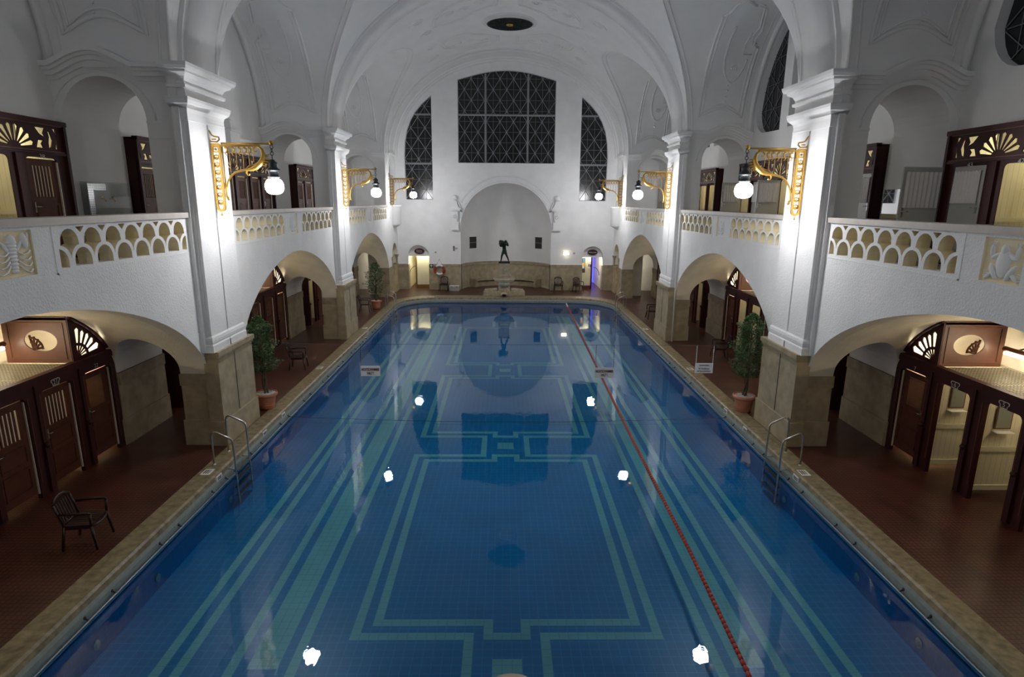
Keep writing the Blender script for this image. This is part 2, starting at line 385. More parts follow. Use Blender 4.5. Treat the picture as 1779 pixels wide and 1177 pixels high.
        cap = [(7.28, .0), (7.28, .03), (7.32, .045), (7.36, .03), (7.44, .03), (7.50, .05), (7.58, .17), (7.66, .21), (7.72, .22), (7.72, .06), (7.78, .04), (7.90, .04), (7.91, .11), (7.97, .12), (7.99, .05),
               (8.04, .06), (8.12, .12), (8.18, .26), (8.23, .28), (8.23, .35), (8.29, .39), (8.35, .40)]
        ya_, yb_ = y0-.06, y1-.26
        mb.box(s*6.80, s*7.0, ya_-.02, yb_+.12, 2.3, 8.3, 'plaster'); mb.box(s*6.86, s*7.0, ya_-.09, yb_+.2, 2.3, 8.3, 'plaster')
        for (a, b) in ((ya_, ym-.03), (ym+.03, yb_)):
            mb.box(s*6.73, s*6.85, a, b, 2.3, 7.285, 'plaster')
            ringstack(mb, base, 6.73, a, b, 'plaster')
        ringstack(mb, cap, 6.76, ya_+.02, yb_-.02, 'smooth')
        ringstack(mb, [(7.28, .0), (7.28, .06), (7.36, .06), (7.44, .06), (7.52, .08), (7.60, .20), (7.66, .24), (7.72, .25), (7.72, .1), (7.90, .07), (7.91, .14), (7.97, .15), (7.99, .08), (8.04, .09), (8.12, .15), (8.18, .29), (8.18, 0)], 6.76, ya_+.02, ym-.03, 'smooth')
        struct(mb, 'wall_'+sd+'_pilaster')
    # ---- outer wall of the gallery
    mb = MB(); holes = []
    out = [(-2, 7.12), (-2, 13.2), (YB, 13.2), (YB, 7.12)]
    wins = []
    if s > 0:
        for k in range(3):
            c = sum(BAYS[k])/2; r = 4.35; zc = 8.75; top = lambda y: zc+3.7*math.sqrt(max(0, 1-((y-c)/r)**2))
            # far light, centre light, near light
            for (a, b, dz) in ((c+2.2, c+r-.02, 0), (c-1.6, c+1.6, -.1), (c-r+.02, c-2.2, 0)):
                pts = []
                if a > c+1:
                    pts += [(a, 8.22), (b-.9, 8.25)]+[(b-.85+.84*math.sin(PI/2*i/7), 9.15-.90*math.cos(PI/2*i/7)) for i in range(1, 7)]+[(b-(b-a)*i/16, top(b-(b-a)*i/16)) for i in range(17)]
                elif b < c-1:
                    pts += [(b, 8.22)]+[(b-(b-a)*i/16, top(b-(b-a)*i/16)) for i in range(17)]+[(a+.85-.84*math.sin(PI/2*i/7), 9.15-.90*math.cos(PI/2*i/7)) for i in range(6, 0, -1)]+[(a+.9, 8.25)]
                else:
                    pts += [(a, 8.25), (b, 8.25)]+[(b-(b-a)*i/12, top(b-(b-a)*i/12)) for i in range(13)]
                wins.append(pts)
    mb.plate([out]+wins, 9.55, 9.95, YZ(s), 'smooth')
    for (a, b) in ((-2, 3.55), (13.0, 15.4), (24.3, 26.85), (35.2, YB)): mb.box(s*9.45, s*9.75, a, b, FLR, 7.14, 'smooth')
    mb.box(s*10.8, s*10.9, -2, YB, FLR, 7.3, 'smooth')
    struct(mb, 'wall_'+sd+'_gallery')
    for i, pts in enumerate(wins):
        mb = MB(); mb.plate([pts], 9.76, 9.80, YZ(s), 'pane'); 
        wo = struct(mb, 'window_%d' % (10+i))
        mb = MB(); ys = [p[0] for p in pts]; zs = [p[1] for p in pts]; y0, y1, z0, z1 = min(ys), max(ys), min(zs), max(zs)
        def inside(y, z):
            c_ = False; n_ = len(pts)
            for a in range(n_):
                p, q = pts[a], pts[(a+1) % n_]
                if (p[1] > z) != (q[1] > z) and y < (q[0]-p[0])*(z-p[1])/(q[1]-p[1])+p[0]: c_ = not c_
            return c_
        def seg(ya, za, yb, zb, r):
            n_ = 24; run = []
            for a in range(n_+1):
                t_ = a/n_; y = ya+(yb-ya)*t_; z = za+(zb-za)*t_
                if inside(y, z): run.append((s*9.74, y, z))
                else:
                    if len(run) > 1: mb.tube([run[0], run[-1]], r, 'frame', 4)
                    run = []
            if len(run) > 1: mb.tube([run[0], run[-1]], r, 'frame', 4)
        for a in range(6):
            seg(y0+(y1-y0)*a/5, z0, y0+(y1-y0)*a/5, z1, .008)
        z = z0
        while z < z1: seg(y0, z, y1, z, .012); seg(y0, z, y0+(y1-y0)*.5, z+.85, .012); seg(y1, z, y0+(y1-y0)*.5, z+.85, .012); seg(y0+(y1-y0)*.5, z, y0, z+.85, .012); seg(y0+(y1-y0)*.5, z, y1, z+.85, .012); z += .85
        mb.build('window_lattice', wo)
    # ---- side vault of each bay
    for k in range(3):
        mb = MB(); A = bayarc(k)
        mb.grid([[(s*(vx(z)+(9.6-vx(z))*q/6), y, z) for (y, z) in A] for q in range(7)], 'smooth')
        # vertical strips that close the gap down to the piers
        for (y, z) in (A[0], A[-1]): pass
        struct(mb, 'ceiling_'+sd+'_bay_vault')
        mb = MB()
        mb.tube([(s*(vx(z)+.02), y, z) for (y, z) in A], .05, 'smooth', 8, ell=.6)
        mb.tube([(s*(vx(z)+.22), y, z-.01) for (y, z) in A], .03, 'smooth', 6)
        mb.tube([(s*(9.42), y+(.0), z) for (y, z) in A], .09, 'smooth', 8)
        mb.tube([(s*(9.15), y+(.0), z) for (y, z) in A], .02, 'smooth', 6)
        # stucco frames on the two haunches
        c = sum(BAYS[k])/2; h = (BAYS[k][1]-BAYS[k][0])/2-.08
        for e in (-1, 1):
            def P(x, a, lift=.012):   # a: height angle above the springing
                y = c+e*h*math.cos(a); z = VZ+SR*math.sin(a); nv = Vector((0, e*math.cos(a)/h, math.sin(a)/SR)).normalized()
                return (s*x, y-nv.y*lift, z-nv.z*lift)
            for (xa, xb, lo_, r) in ((7.36, 9.02, .14, .045), (7.49, 8.90, .172, .030)):
                loop = [P(xa, lo_+.01*0+.85*i/14) for i in range(14, -1, -1)]
                loop += [P(xa+(xb-xa)*i/12, lo_+.075*math.sin(PI*i/12)) for i in range(1, 12)]
                loop += [P(xb, lo_+.58*i/10) for i in range(0, 11)]
                mb.tube(loop, r, 'smooth', 6)
                # scrolled crown of the frame
                mb.tube([P(xb, lo_+.58), P(xb-.2, lo_+.60), P(xb-.22, lo_+.66), P(xb-.1, lo_+.72), P(xb-.3, lo_+.92), P(xb-.7, lo_+.95)], r, 'smooth', 6)
                mb.tube([P(xa, lo_+.85), P(xa+.2, lo_+.88), P(xa+.3, lo_+.96), P(xa+.6, lo_+1.0), P(xb-.7, lo_+.95)], r, 'smooth', 6)
            # swag, rosette and pendant
            pend = [P(8.75, .62), P(8.72, .56), P(8.6, .48), P(8.4, .43), P(8.2, .45), P(8.02, .52), P(7.92, .62), P(7.9, .78), P(7.95, .90)]
            mb.tube(pend, .036, 'smooth', 6)
            mb.tube([P(8.9, .66), P(8.55, .66), P(8.5, .75), P(8.6, .84)], .022, 'smooth', 6)
            for q in range(8):
                a = 2*PI*q/8; mb.ball(P(8.35+.10*math.cos(a), .56+.022*math.sin(a)), .035, 'smooth', 8)
            mb.ball(P(8.35, .56), .04, 'smooth', 8)
            for q, (dx, aa, r) in enumerate(((0, .36, .05), (0, .31, .03), (0, .27, .04), (.02, .23, .03), (0, .40, .03), (-.05, .36, .03), (.05, .36, .03))): mb.ball(P(8.3+dx, aa), r, 'smooth', 8)
        struct(mb, 'trim_'+sd+'_bay_stucco')

# ---- main vault
mb = MB(); NT = 18
for k in range(3):
    A = bayarc(k)
    for s in (1, -1):
        rows = []
        for (y, z) in A:
            t0 = math.asin(min(1, (z-VZ)/VB)); rows.append([(s*VA*math.cos(t0+(PI/2-t0)*j/NT), y, VZ+VB*math.sin(t0+(PI/2-t0)*j/NT)) for j in range(NT+1)])
        mb.grid(rows, 'smooth')
for (y0, y1) in ((-2, BAYS[0][0]+.08), (BAYS[0][1]-.08, BAYS[1][0]+.08), (BAYS[1][1]-.08, BAYS[2][0]+.08), (BAYS[2][1]-.08, YB)):
    mb.grid([[(VA*math.cos(PI*j/40), y, VZ+VB*math.sin(PI*j/40)) for j in range(41)] for y in (y0, y1)], 'smooth')
struct(mb, 'ceiling')
mb = MB()
def rib(ya, yb, d, m='smooth', a0=0):
    pr = []
    for j in range(61):
        t_ = PI*j/60; pr.append((math.cos(t_), math.sin(t_)))
    rows = []
    for (dd, y) in ((0, ya), (d, ya), (d, yb), (0, yb)):
        rows.append([((VA-dd)*c_, y, VZ+(VB-dd)*s_) for (c_, s_) in pr])
    mb.grid(rows, m)
for (a, b) in ((13.45, 15.1), (24.5, 26.2), (35.65, 36.5)):
    rib(a, b, .05); rib(a+.22, b-.22, .11) if b-a > 1 else None
    rib(a+.03, a+.10, .075); rib(b-.10, b-.03, .075)
rib(YB-.35, YB+.1, .16); rib(YB-.55, YB-.42, .09)
rib(36.9, 37.0, .04)
for (a, b) in ((13.45, 15.1), (24.5, 26.2)):
    for s in (1, -1): mb.box(s*(VA-.12), s*(VA+.05), a+.1, b-.1, 8.3, 8.5, 'smooth')
struct(mb, 'trim_vault_ribs')
# stucco lines on the main vault round the oculus
mb = MB()
def VP(x, y, lift=.015):
    z = VZ+VB*math.sqrt(max(0, 1-(x/VA)**2)); return (x*(1-lift/7), y, z-lift)
OY = 31.05
for k in range(3):
    yc = sum(BAYS[k])/2 if k < 2 else OY
    for e in (1, -1):
        for f in (1, -1):
            for dd in (0, .14):
                mb.tube([VP(e*(.45+dd), yc+f*(3.7-dd)), VP(e*(1.1), yc+f*(3.75-dd)), VP(e*(2.0), yc+f*(3.65-dd)), VP(e*2.6, yc+f*(3.4-dd)), VP(e*(3.0-dd), yc+f*(3.0-dd)), VP(e*(3.3-dd), yc+f*2.4), VP(e*(3.4-dd), yc+f*1.6), VP(e*(3.1-dd), yc+f*1.3)], .030, 'smooth', 5)
                mb.tube([VP(e*(.45+dd), yc+f*(3.7-dd)), VP(e*(.45+dd), yc+f*2.5), VP(e*(.9+dd), yc+f*2.2), VP(e*(1.6+dd), yc+f*1.7), VP(e*(2.0), yc+f*(1.2+dd)), VP(e*2.6, yc+f*(1.1+dd)), VP(e*(3.1-dd), yc+f*1.3)], .030, 'smooth', 5)
            sp = [VP(e*(2.6+.28*(1-q/14)*math.cos(q*.75)), yc+f*(2.5+.28*(1-q/14)*math.sin(q*.75))) for q in range(13)]
            mb.tube(sp, .04, 'smooth', 5)
            sp = [VP(e*(1.2+.22*(1-q/14)*math.cos(q*.75)), yc+f*(3.0+.22*(1-q/14)*math.sin(q*.75))) for q in range(13)]
            mb.tube(sp, .035, 'smooth', 5)
    for e in (1, -1):
        for f in (1, -1):
            for (px_, py_, rr_) in ((3.9, 3.2, .34), (3.7, 1.2, .26), (1.9, 2.6, .2)):
                mb.tube([VP(e*(px_+rr_*(1-q/16)*math.cos(q*.7)), yc+f*(py_+rr_*(1-q/16)*math.sin(q*.7))) for q in range(15)], .03, 'smooth', 5)
    for r in (1.18, 1.30): mb.tube([VP(.1+r*math.cos(a), yc+r*math.sin(a)) for a in [2*PI*q/48 for q in range(48)]], .025, 'smooth', 6, closed=True)
struct(mb, 'trim_vault_stucco')
# oculus grille
for i_, yc in enumerate((OY,)):
    gr = thing('ceiling_grille', 'round dark bronze ventilation grille set in the crown of the white vault', 'grille', (.1, yc, 13.9))
    mb = MB(); mb.lathe([(1.10, .02), (1.10, .16)], (0, 0, -.03), 'smooth', 48); mb.lathe([(1.10, .0), (1.04, -.01), (1.04, .1)], (0, 0, -.0), 'bronze', 48); mb.build('rim', gr)
    mb = MB(); mb.lathe([(.001, .03), (1.06, .03)], (0, 0, 0), 'black', 48); mb.build('backing', gr)
    mb = MB()
    for q in range(12):
        a = 2*PI*q/12
        mb.tube([(.15*math.cos(a), .15*math.sin(a), -.0), (1.04*math.cos(a), 1.04*math.sin(a), -.0)], .012, 'bronze', 5)
        mb.tube([(.6*math.cos(a)+.16*math.cos(b), .6*math.sin(a)+.16*math.sin(b), -.01) for b in [2*PI*j/12 for j in range(12)]], .012, 'bronze', 5, closed=True)
        mb.tube([(.88*math.cos(a+.26)+.1*math.cos(b), .88*math.sin(a+.26)+.1*math.sin(b), -.01) for b in [2*PI*j/10 for j in range(10)]], .012, 'bronze', 5, closed=True)
    mb.build('tracery', gr)
    mb = MB(); mb.ball((0, 0, -.02), .17, 'gold', 16, .4); mb.build('boss', gr)

# ------------------------------------------------------------------ balustrades
def scale_hole(y, z, r):
    """one fish-scale opening: round head, sides pinched by the two arches below"""
    top = arc(y, z, r, 0, PI, 10)
    cl = arc(y-r*1.18, z-r*1.42, r*1.18, PI*.46, PI*.03, 6); cr = arc(y+r*1.18, z-r*1.42, r*1.18, PI*.97, PI*.54, 6)
    return top+cl[:-1]+[(y, z-r*1.36)]+cr[1:]
BAL = []   # (bay, relief centre, panels)
for s in (1, -1):
    sd = 'right' if s > 0 else 'left'
    for k, (y0, y1) in enumerate(BAYS):
        yc = {0: 8.42, 1: 19.72, 2: 30.95}[k]; a0 = max(y0, 3.5)
        holes = []; frames = []
        for e in (-1, 1):
            pa = yc+e*.80; pb = (y0+.2 if e < 0 else y1-.12) if k else (y0+.5 if e < 0 else y1-.28)
            lo_, hi_ = min(pa, pb), max(pa, pb); n = 7; pw = (hi_-lo_)/(n+.12); r = pw*.40
            frames.append((lo_, hi_))
            for i in range(n):
                c = lo_+pw*(i+.56); holes.append(scale_hole(c, 4.99+.03, min(r, .20)))
            for i in range(n+1):
                c = lo_+pw*(i+.06); rr = min(r, .20)
                if i == 0: h = [(c+.02, 4.62)]+[(c+rr*math.cos(a)*.98, 4.62) for a in (0,)]+[(c+rr*math.cos(PI*j/12), 4.72+rr*math.sin(PI*j/12)) for j in range(0, 6)]+[(c+.02, 4.72+rr)]
                elif i == n: h = [(c-.02, 4.62), (c-.02, 4.72+rr)]+[(c+rr*math.cos(PI*j/12), 4.72+rr*math.sin(PI*j/12)) for j in range(7, 13)]+[(c-rr, 4.62)]
                else: h = [(c-rr, 4.62), (c+rr, 4.62)]+arc(c, 4.72, rr, 0, PI, 10)
                holes.append(h)
                if 0 < i < n: holes.append([(c-.10, 5.245), (c, 5.15), (c+.10, 5.245)])
        mb = MB()
        out = [(y0, FLR+.13), (y1, FLR+.13), (y1, 5.29), (y0, 5.29)]
        rel = [(yc-.36, 4.60), (yc+.36, 4.60), (yc+.36, 5.24), (yc-.36, 5.24)]
        mb.plate([out, rel]+holes, WX-.0, WX+.24, YZ(s), 'plaster', 'plaster', 'yellow')
        mb.box(s*(WX+.035), s*(WX+.29), yc-.37, yc+.37, 4.59, 5.25, 'yellow' if k == 0 else 'plaster')
        for (lo_, hi_) in frames: mb.box(s*(WX+.01), s*(WX+.235), lo_-.02, hi_+.02, 4.60, 4.626, 'plaster')
        for (lo_, hi_) in frames:   # thin raised band round each pierced panel
            for (a, b, c, d) in ((lo_-.06, hi_+.06, 4.54, 4.565), (lo_-.06, lo_-.035, 4.54, 5.27), (hi_+.035, hi_+.06, 4.54, 5.27)): mb.box(s*(WX-.008), s*(WX+.01), a, b, c, d, 'plaster')
        o = mb.build('balustrade_panel'); o['kind'] = 'structure'
        mb = MB(); mb.box(s*(WX-.06), s*(WX+.34), y0-.02, y1+.02, 5.29, 5.40, 'railstone')
        o = mb.build('balustrade_coping'); o['kind'] = 'structure'
        # reliefs
        fm = lambda u, v, w_: (s*(WX+.035-w_), yc+u, 4.92+v)
        X = Vector((s, 0, 0))
        mb = MB()
        def blob(u, v, ru, rv, ang, d=.03):
            rows = []
            for i in range(7):
                f = i/6*PI/2; rows.append([fm(u+(ru*math.cos(f)*math.cos(a)*math.cos(ang)-rv*math.cos(f)*math.sin(a)*math.sin(ang)), v+(ru*math.cos(f)*math.cos(a)*math.sin(ang)+rv*math.cos(f)*math.sin(a)*math.cos(ang)), d*math.sin(f)) for a in [2*PI*q/16 for q in range(16)]])
            mb.grid(rows, 'smooth', closed=True)
        if s > 0 and k == 0:
            blob(0, -.04, .125, .22, 0, .05); blob(0, .15, .07, .09, 0, .045)
            for e in (-1, 1):
                blob(e*.15, .06, .09, .035, e*-.5, .035); blob(e*.22, .12, .035, .10, e*-.1, .035)
                for q in (-1, 0, 1): blob(e*.22+q*.03, .225, .011, .04, -q*.4, .02)
                blob(e*.15, -.17, .05, .14, e*-.6, .045); blob(e*.21, -.22, .03, .12, e*.9, .035)
                for q in range(4): blob(e*(.27+.01*q), -.26+.03*q, .05, .01, 0, .015)
            nm, lb = 'frog_relief', 'white stucco frog on an ochre ground set in the right gallery parapet'
        elif k == 0:
            for q in range(9): blob(0, .16-.05*q, .095-.004*q, .035, 0, .045)
            blob(0, .18, .08, .09, 0, .05)
            for e in (-1, 1):
                blob(e*.12, .10, .03, .10, e*-.7, .03); blob(e*.24, .17, .06, .12, e*.2, .04); blob(e*.29, .22, .02, .07, e*-.3, .03)
                for q in range(4):
                    mb.tube([fm(e*.08, .02-.06*q, .02), fm(e*.16, -.02-.075*q, .03), fm(e*.24, -.01-.09*q, .03), fm(e*.31, .03-.09*q, .015)], .012, 'smooth', 6)
            nm, lb = 'crayfish_relief', 'white stucco crayfish on an ochre ground set in the left gallery parapet'
        else:
            blob(0, -.02, .10, .2, .2, .04); blob(.05, .17, .09, .05, .5, .04); blob(-.1, -.2, .12, .05, -.3, .035); blob(.15, -.05, .05, .12, .6, .03); blob(-.17, .1, .05, .11, -.4, .03); blob(.16, -.22, .08, .04, .3, .03)
            blob(-.2, -.1, .03, .1, .3, .03); blob(.0, .0, .2, .04, .1, .03)
            nm = 'animal_relief'
            lb = {(1, 1): 'small white animal relief in the middle of the second right parapet', (1, 2): 'small white animal relief in the farthest right parapet',
                  (-1, 1): 'small white animal relief in the middle of the second left parapet', (-1, 2): 'small white animal relief in the farthest left parapet'}[(s, k)]
        tag(mb.build(nm), lb, 'relief')

# ------------------------------------------------------------------ back wall
side_pts = [(4.62, 5.72), (6.32, 5.72), (6.36, 8.4), (6.30, 9.2), (6.16, 9.9), (5.92, 10.5), (5.62, 10.98), (5.2, 11.45), (4.62, 11.95)]
cen = [(-3.0, 7.98), (3.02, 7.98), (3.02, 12.85)]+[(3.02-6.02*i/14, 12.85+.55*math.sin(PI*i/14)) for i in range(1, 14)]+[(-3.0, 12.85)]
wins = [[(x-.0, z) for x, z in side_pts], [(-x, z) for x, z in side_pts][::-1], cen]
out = [(-10.9, 0), (-10.9, 14.6), (10.9, 14.6), (10.9, 0), (6.30, 0), (6.30, 2.2)]+arc(5.63, 2.2, .67, 0, PI, 14)[1:]+[(4.96, 0)]
out += [(2.9, 0), (2.9, 3.88)]+arc(0, 3.88, 2.9, 0, PI, 40)[1:]+[(-2.9, 0)]
out += [(-4.96, 0), (-4.96, 2.2)]+arc(-5.63, 2.2, .67, 0, PI, 14)[1:]+[(-6.30, 0)]
mb = MB(); mb.plate([out]+wins, YB, YB+.35, XZ(1), 'plaster', 'smooth'); struct(mb, 'wall_back')
mb = MB()
for (a, b) in ((-7.2, -6.32), (-4.94, -2.92), (2.92, 4.94), (6.32, 7.2)):
    mb.box(a, b, YB-.03, YB+.01, 0, 1.66, 'stone'); mb.box(a, b, YB-.05, YB, 1.44, 1.66, 'stonecap'); mb.box(a, b, YB-.06, YB, 0, .55, 'stone'); mb.box(a, b, YB-.05, YB, 1.66, 1.70, 'smooth')
    mb.box(a+.6 if b-a > 1 else a+.4, (a+.6 if b-a > 1 else a+.4)+.012, YB-.032, YB, .55, 1.44, 'frame')
for e in (-1, 1):
    for x in (4.96, 6.30): mb.box(e*x-.02, e*x+.02, YB-.04, YB+.5, 0, 1.62, 'stone')
struct(mb, 'wall_back_wainscot')
# niche
mb = MB(); AN = [PI*i/40 for i in range(41)]
mb.grid([[(2.9*math.cos(a), YB+.0+2.6*math.sin(a), z) for a in AN] for z in (0, 3.88)], 'smooth')
mb.grid([[(2.9*math.cos(a)*math.cos(f), YB+2.6*math.sin(a)*math.cos(f), 3.88+2.9*math.sin(f)) for a in AN] for f in [PI/2*i/16 for i in range(17)]], 'smooth')
struct(mb, 'wall_back_niche')
mb = MB()
for (r, z0, z1, m_) in ((.04, 0, 1.62, 'stone'), (.06, 1.42, 1.64, 'stonecap'), (.07, 0, .12, 'stone')):
    mb.grid([[((2.9-rr)*math.cos(a), YB+(2.6-rr)*math.sin(a), z) for a in AN] for (rr, z) in ((r, z0), (r, z1), (0, z1))], m_)
struct(mb, 'wall_back_niche_wainscot')
mb = MB(); AB = [PI*(.19+.62*i/30) for i in range(31)]
for (ra, rb, za, zb) in ((.05, .55, .40, .48), (.40, .46, .24, .30), (.12, .44, 0, .26)):
    mb.grid([[((2.9-r)*math.cos(a), YB+(2.6-r)*math.sin(a), z) for a in AB] for (r, z) in ((ra, za), (rb, za), (rb, zb), (ra, zb), (ra, za))], 'stone', False)
for a in (AB[0], AB[-1]):
    c_, s_ = math.cos(a), math.sin(a); mb.obox((2.62*c_, YB+2.35*s_, .27), (.26*c_, .26*s_, 0), (-.1*s_, .1*c_, 0), (0, 0, .27), 'stone')
tag(mb.build('niche_bench'), 'curved stone bench running round the foot of the niche behind the fountain', 'bench')
# niche surround and finials
mb = MB()
for (r, rr) in ((3.02, .03), (3.30, .035), (3.36, .02)): mb.tube([(r*math.cos(a), YB-.0, 3.88+r*math.sin(a)) for a in [PI*(.17+.66*i/40) for i in range(41)]], rr, 'smooth', 8)
mb.tube([(2.93*math.cos(a), YB-.0, 3.88+2.93*math.sin(a)) for a in [PI*i/40 for i in range(41)]], .03, 'smooth', 6)
for i in range(24):
    a = PI*(.2+.6*i/23); mb.ball((3.16*math.cos(a), YB, 3.88+3.16*math.sin(a)), .03, 'smooth', 6, .6)
struct(mb, 'trim_niche_archivolt')
for e in (-1, 1):
    mb = MB(); x = e*3.24; y1_ = YB+.02
    mb.box(x-.22, x+.22, YB-.16, y1_, 3.92, 4.30, 'smooth'); mb.box(x-.27, x+.27, YB-.20, y1_, 3.84, 3.93, 'smooth')
    mb.box(x-.20, x+.20, YB-.13, y1_, 4.30, 5.06, 'smooth'); mb.box(x-.25, x+.25, YB-.17, y1_, 4.26, 4.32, 'smooth')
    mb.box(x-.34, x+.34, YB-.24, y1_, 5.05, 5.12, 'smooth'); mb.box(x-.37, x+.37, YB-.27, y1_, 5.12, 5.22, 'smooth')
    for i in range(8):
        w_ = .27-.16*(i/7)**.6; z_ = 5.22+.055*i; mb.box(x-w_, x+w_, YB-.16-.0*i, y1_, z_, z_+.056, 'smooth')
    mb.tube([(x-e*.37, YB-.08, 5.14), (x-e*.42, YB-.06, 5.0), (x-e*.34, YB-.06, 5.3), (x-e*.20, YB-.06, 5.6)], .045, 'smooth', 6)
    for q in range(7): mb.ball((x+.10*math.cos(q*.9), YB-.15, 4.72+.10*math.sin(q*.9)), .045, 'smooth', 6)
    mb.ball((x, YB-.10, 4.72), .06, 'smooth', 8); mb.tube([(x-e*.15, YB-.14, 5.0), (x-e*.17, YB-.15, 4.7), (x-e*.12, YB-.14, 4.35)], .03, 'smooth', 6)
    mb.ball((x, YB-.05, 5.83), .20, 'smooth', 20)
    struct(mb, 'trim_niche_finial')
# windows of the back wall
def inpoly(pts, x, z):
    c_ = False; n_ = len(pts)
    for a in range(n_):
        p, q = pts[a], pts[(a+1) % n_]
        if (p[1] > z) != (q[1] > z) and x < (q[0]-p[0])*(z-p[1])/(q[1]-p[1])+p[0]: c_ = not c_
    return c_
for i, pts in enumerate(wins):
    mb = MB(); mb.plate([pts], YB+.22, YB+.24, XZ(1), 'pane'); wo = struct(mb, 'window_%d' % (i+1))
    mb = MB(); xs = [p[0] for p in pts]; zs = [p[1] for p in pts]; x0, x1, z0, z1 = min(xs), max(xs), min(zs), max(zs)
    def seg(xa, za, xb, zb, r, m_='bar', y=YB+.19):
        n_ = 30; run = []
        for a in range(n_+1):
            t_ = a/n_; x = xa+(xb-xa)*t_; z = za+(zb-za)*t_
            if inpoly(pts, x, z): run.append((x, y, z))
            else:
                if len(run) > 1: mb.tube([run[0], run[-1]], r, m_, 4)
                run = []
        if len(run) > 1: mb.tube([run[0], run[-1]], r, m_, 4)
    cols = [(-3.0, -1.36, 2), (-1.24, 1.26, 3), (1.38, 3.02, 2)] if i == 2 else ([(4.62, 6.36, 2)] if i == 0 else [(-6.36, -4.62, 2)])
    zt = [7.98, 10.84, 13.5] if i == 2 else [5.72, 7.93, 10.84, 13.2]
    if i == 2:
        for xm in (-1.30, 1.32): seg(xm, z0, xm, z1, .05, 'bar', YB+.17)
    for z in zt[1:-1]: seg(x0, z, x1, z, .06, 'bar', YB+.17)
    for (ca, cb, n) in cols:
        w_ = (cb-ca)/n; zz = 5.72 if i < 2 else 7.98; 
        hstep = 1.24
        for q in range(n*2+1): seg(ca+w_*q/2, z0, ca+w_*q/2, z1, .010, 'frame')
        z = z0
        while z < z1:
            for q in range(n):
                xa = ca+w_*q; seg(xa, z, xa+w_, z+hstep, .016); seg(xa+w_, z, xa, z+hstep, .016)
            seg(ca, z+hstep/2, cb, z+hstep/2, .010, 'frame'); seg(ca, z, cb, z, .010, 'frame')
            z += hstep
    for a in range(len(pts)):
        p, q = pts[a], pts[(a+1) % len(pts)]; mb.tube([(p[0], YB+.19, p[1]), (q[0], YB+.19, q[1])], .03, 'bar', 4)
    mb.build('window_lattice', wo)
mb = MB(); mb.box(-3.1, 3.12, YB-.03, YB+.2, 7.92, 7.98, 'smooth'); struct(mb, 'window_3_sill')
# rooms behind the two back doors
for e in (-1, 1):
    mb = MB(); xa, xb = (e*4.90, e*6.36)
    mb.box(xa, xb, YB+.28, YB+.34, 2.14, 2.95, 'smooth')
    mb.box(e*4.86, e*4.94, YB+.36, 43, 0, 2.6, 'creamtrim'); mb.box(e*6.34, e*6.42, YB+.36, 43, 0, 2.6, 'creamtrim')
    mb.box(xa, xb, YB+.36, 43, 2.5, 2.6, 'creamtrim')
    mb.box(xa, xb, 42.9, 43, 0, 2.6, 'creamtrim' if e < 0 else 'blueglow')  # right end wall glows by itself in place of blue light
    struct(mb, 'wall_back_'+('right' if e > 0 else 'left')+'_corridor')
    mb = MB(); mb.box(min(xa, xb)+.2, max(xa, xb)-.2, YB+.5, YB+.7, 2.42, 2.48, 'roomlight')
    mb.box(min(xa, xb)+.2, max(xa, xb)-.2, 39.7, 39.9, 2.42, 2.48, 'roomlight'); struct(mb, 'trim_corridor_light')
    # door leaf partly closing the opening
    side = 'left' if e < 0 else 'right'
    dr = MB(); x0, x1 = (-5.86, -5.0) if e < 0 else (4.98, 5.74)
    dr.box(x0, x1, YB+.78, YB+.84, .22, 2.13, 'creamtrim'); dr.box(x0-.0, x1, YB+.77, YB+.85, .0, .2, 'amber' if e < 0 else 'woodlight')
    do = struct(dr, 'door_%d' % (1 if e < 0 else 2))
    d2 = MB(); xe = x0 if e < 0 else x1
    d2.box(xe-.09, xe, YB+.74, YB+.86, .02, 2.16, 'amber' if e < 0 else 'wood'); d2.build('door_edge', do)
    d3 = MB(); d3.tube([(xe-.05*(-e)-(.6 if e < 0 else -.6)*0, YB+.72, 1.45)] + [(xe+e*.0+(-1 if e < 0 else 1)*(.05+.42*math.sin(PI/2*i/8)), YB+.70, 1.45-.55*(1-math.cos(PI/2*i/8))) for i in range(9)], .016, 'zinc', 6); d3.build('pull_bar', do)
    # oval sign
    sg = thing('door_sign', 'oval dark red sign over the '+('left' if e < 0 else 'right')+' doorway of the back wall', 'sign', (e*5.63+.02, YB+.26, 2.46))
    b_ = MB(); b_.plate([[(.33*math.cos(2*PI*i/32), .185*math.sin(2*PI*i/32)) for i in range(32)]], -.04, .0, XZ(1), 'signred'); b_.build('sign_board', sg)
    fmt = lambda u, v, w_: (u, -.045, v)
    tx = MB()
    if e < 0:
        tx.merge(text_mb('Duschen', .10, lambda u, v, w_: (u, -.045, v+.05), 'white')); tx.merge(text_mb('Toiletten', .10, lambda u, v, w_: (u, -.045, v-.045), 'white'))
    else: tx.merge(text_mb('Ruheraum', .125, fmt, 'white'))
    tx.build('lettering', sg)
po = thing('notice_poster', 'tall dark printed poster with orange middle on the right back door leaf', 'poster', (5.12, YB+.77, 1.55))
b_ = MB(); b_.box(-.13, .15, -.02, 0, -.48, .48, 'poster'); b_.build('print', po)
b_ = MB(); b_.box(-.02, .13, -.025, -.02, .15, .44, 'posterb'); b_.box(-.10, .12, -.026, -.02, -.02, .18, 'postero'); b_.box(-.06, .10, -.027, -.02, -.2, -.0, 'white'); b_.build('printed_blocks', po)
po = thing('notice_sheet', 'small white notice with two dark pictures beside the tall poster on the door leaf', 'notice', (5.56, YB+.77, 1.52))
b_ = MB(); b_.box(-.11, .11, -.02, 0, -.16, .18, 'white'); b_.build('sheet', po)
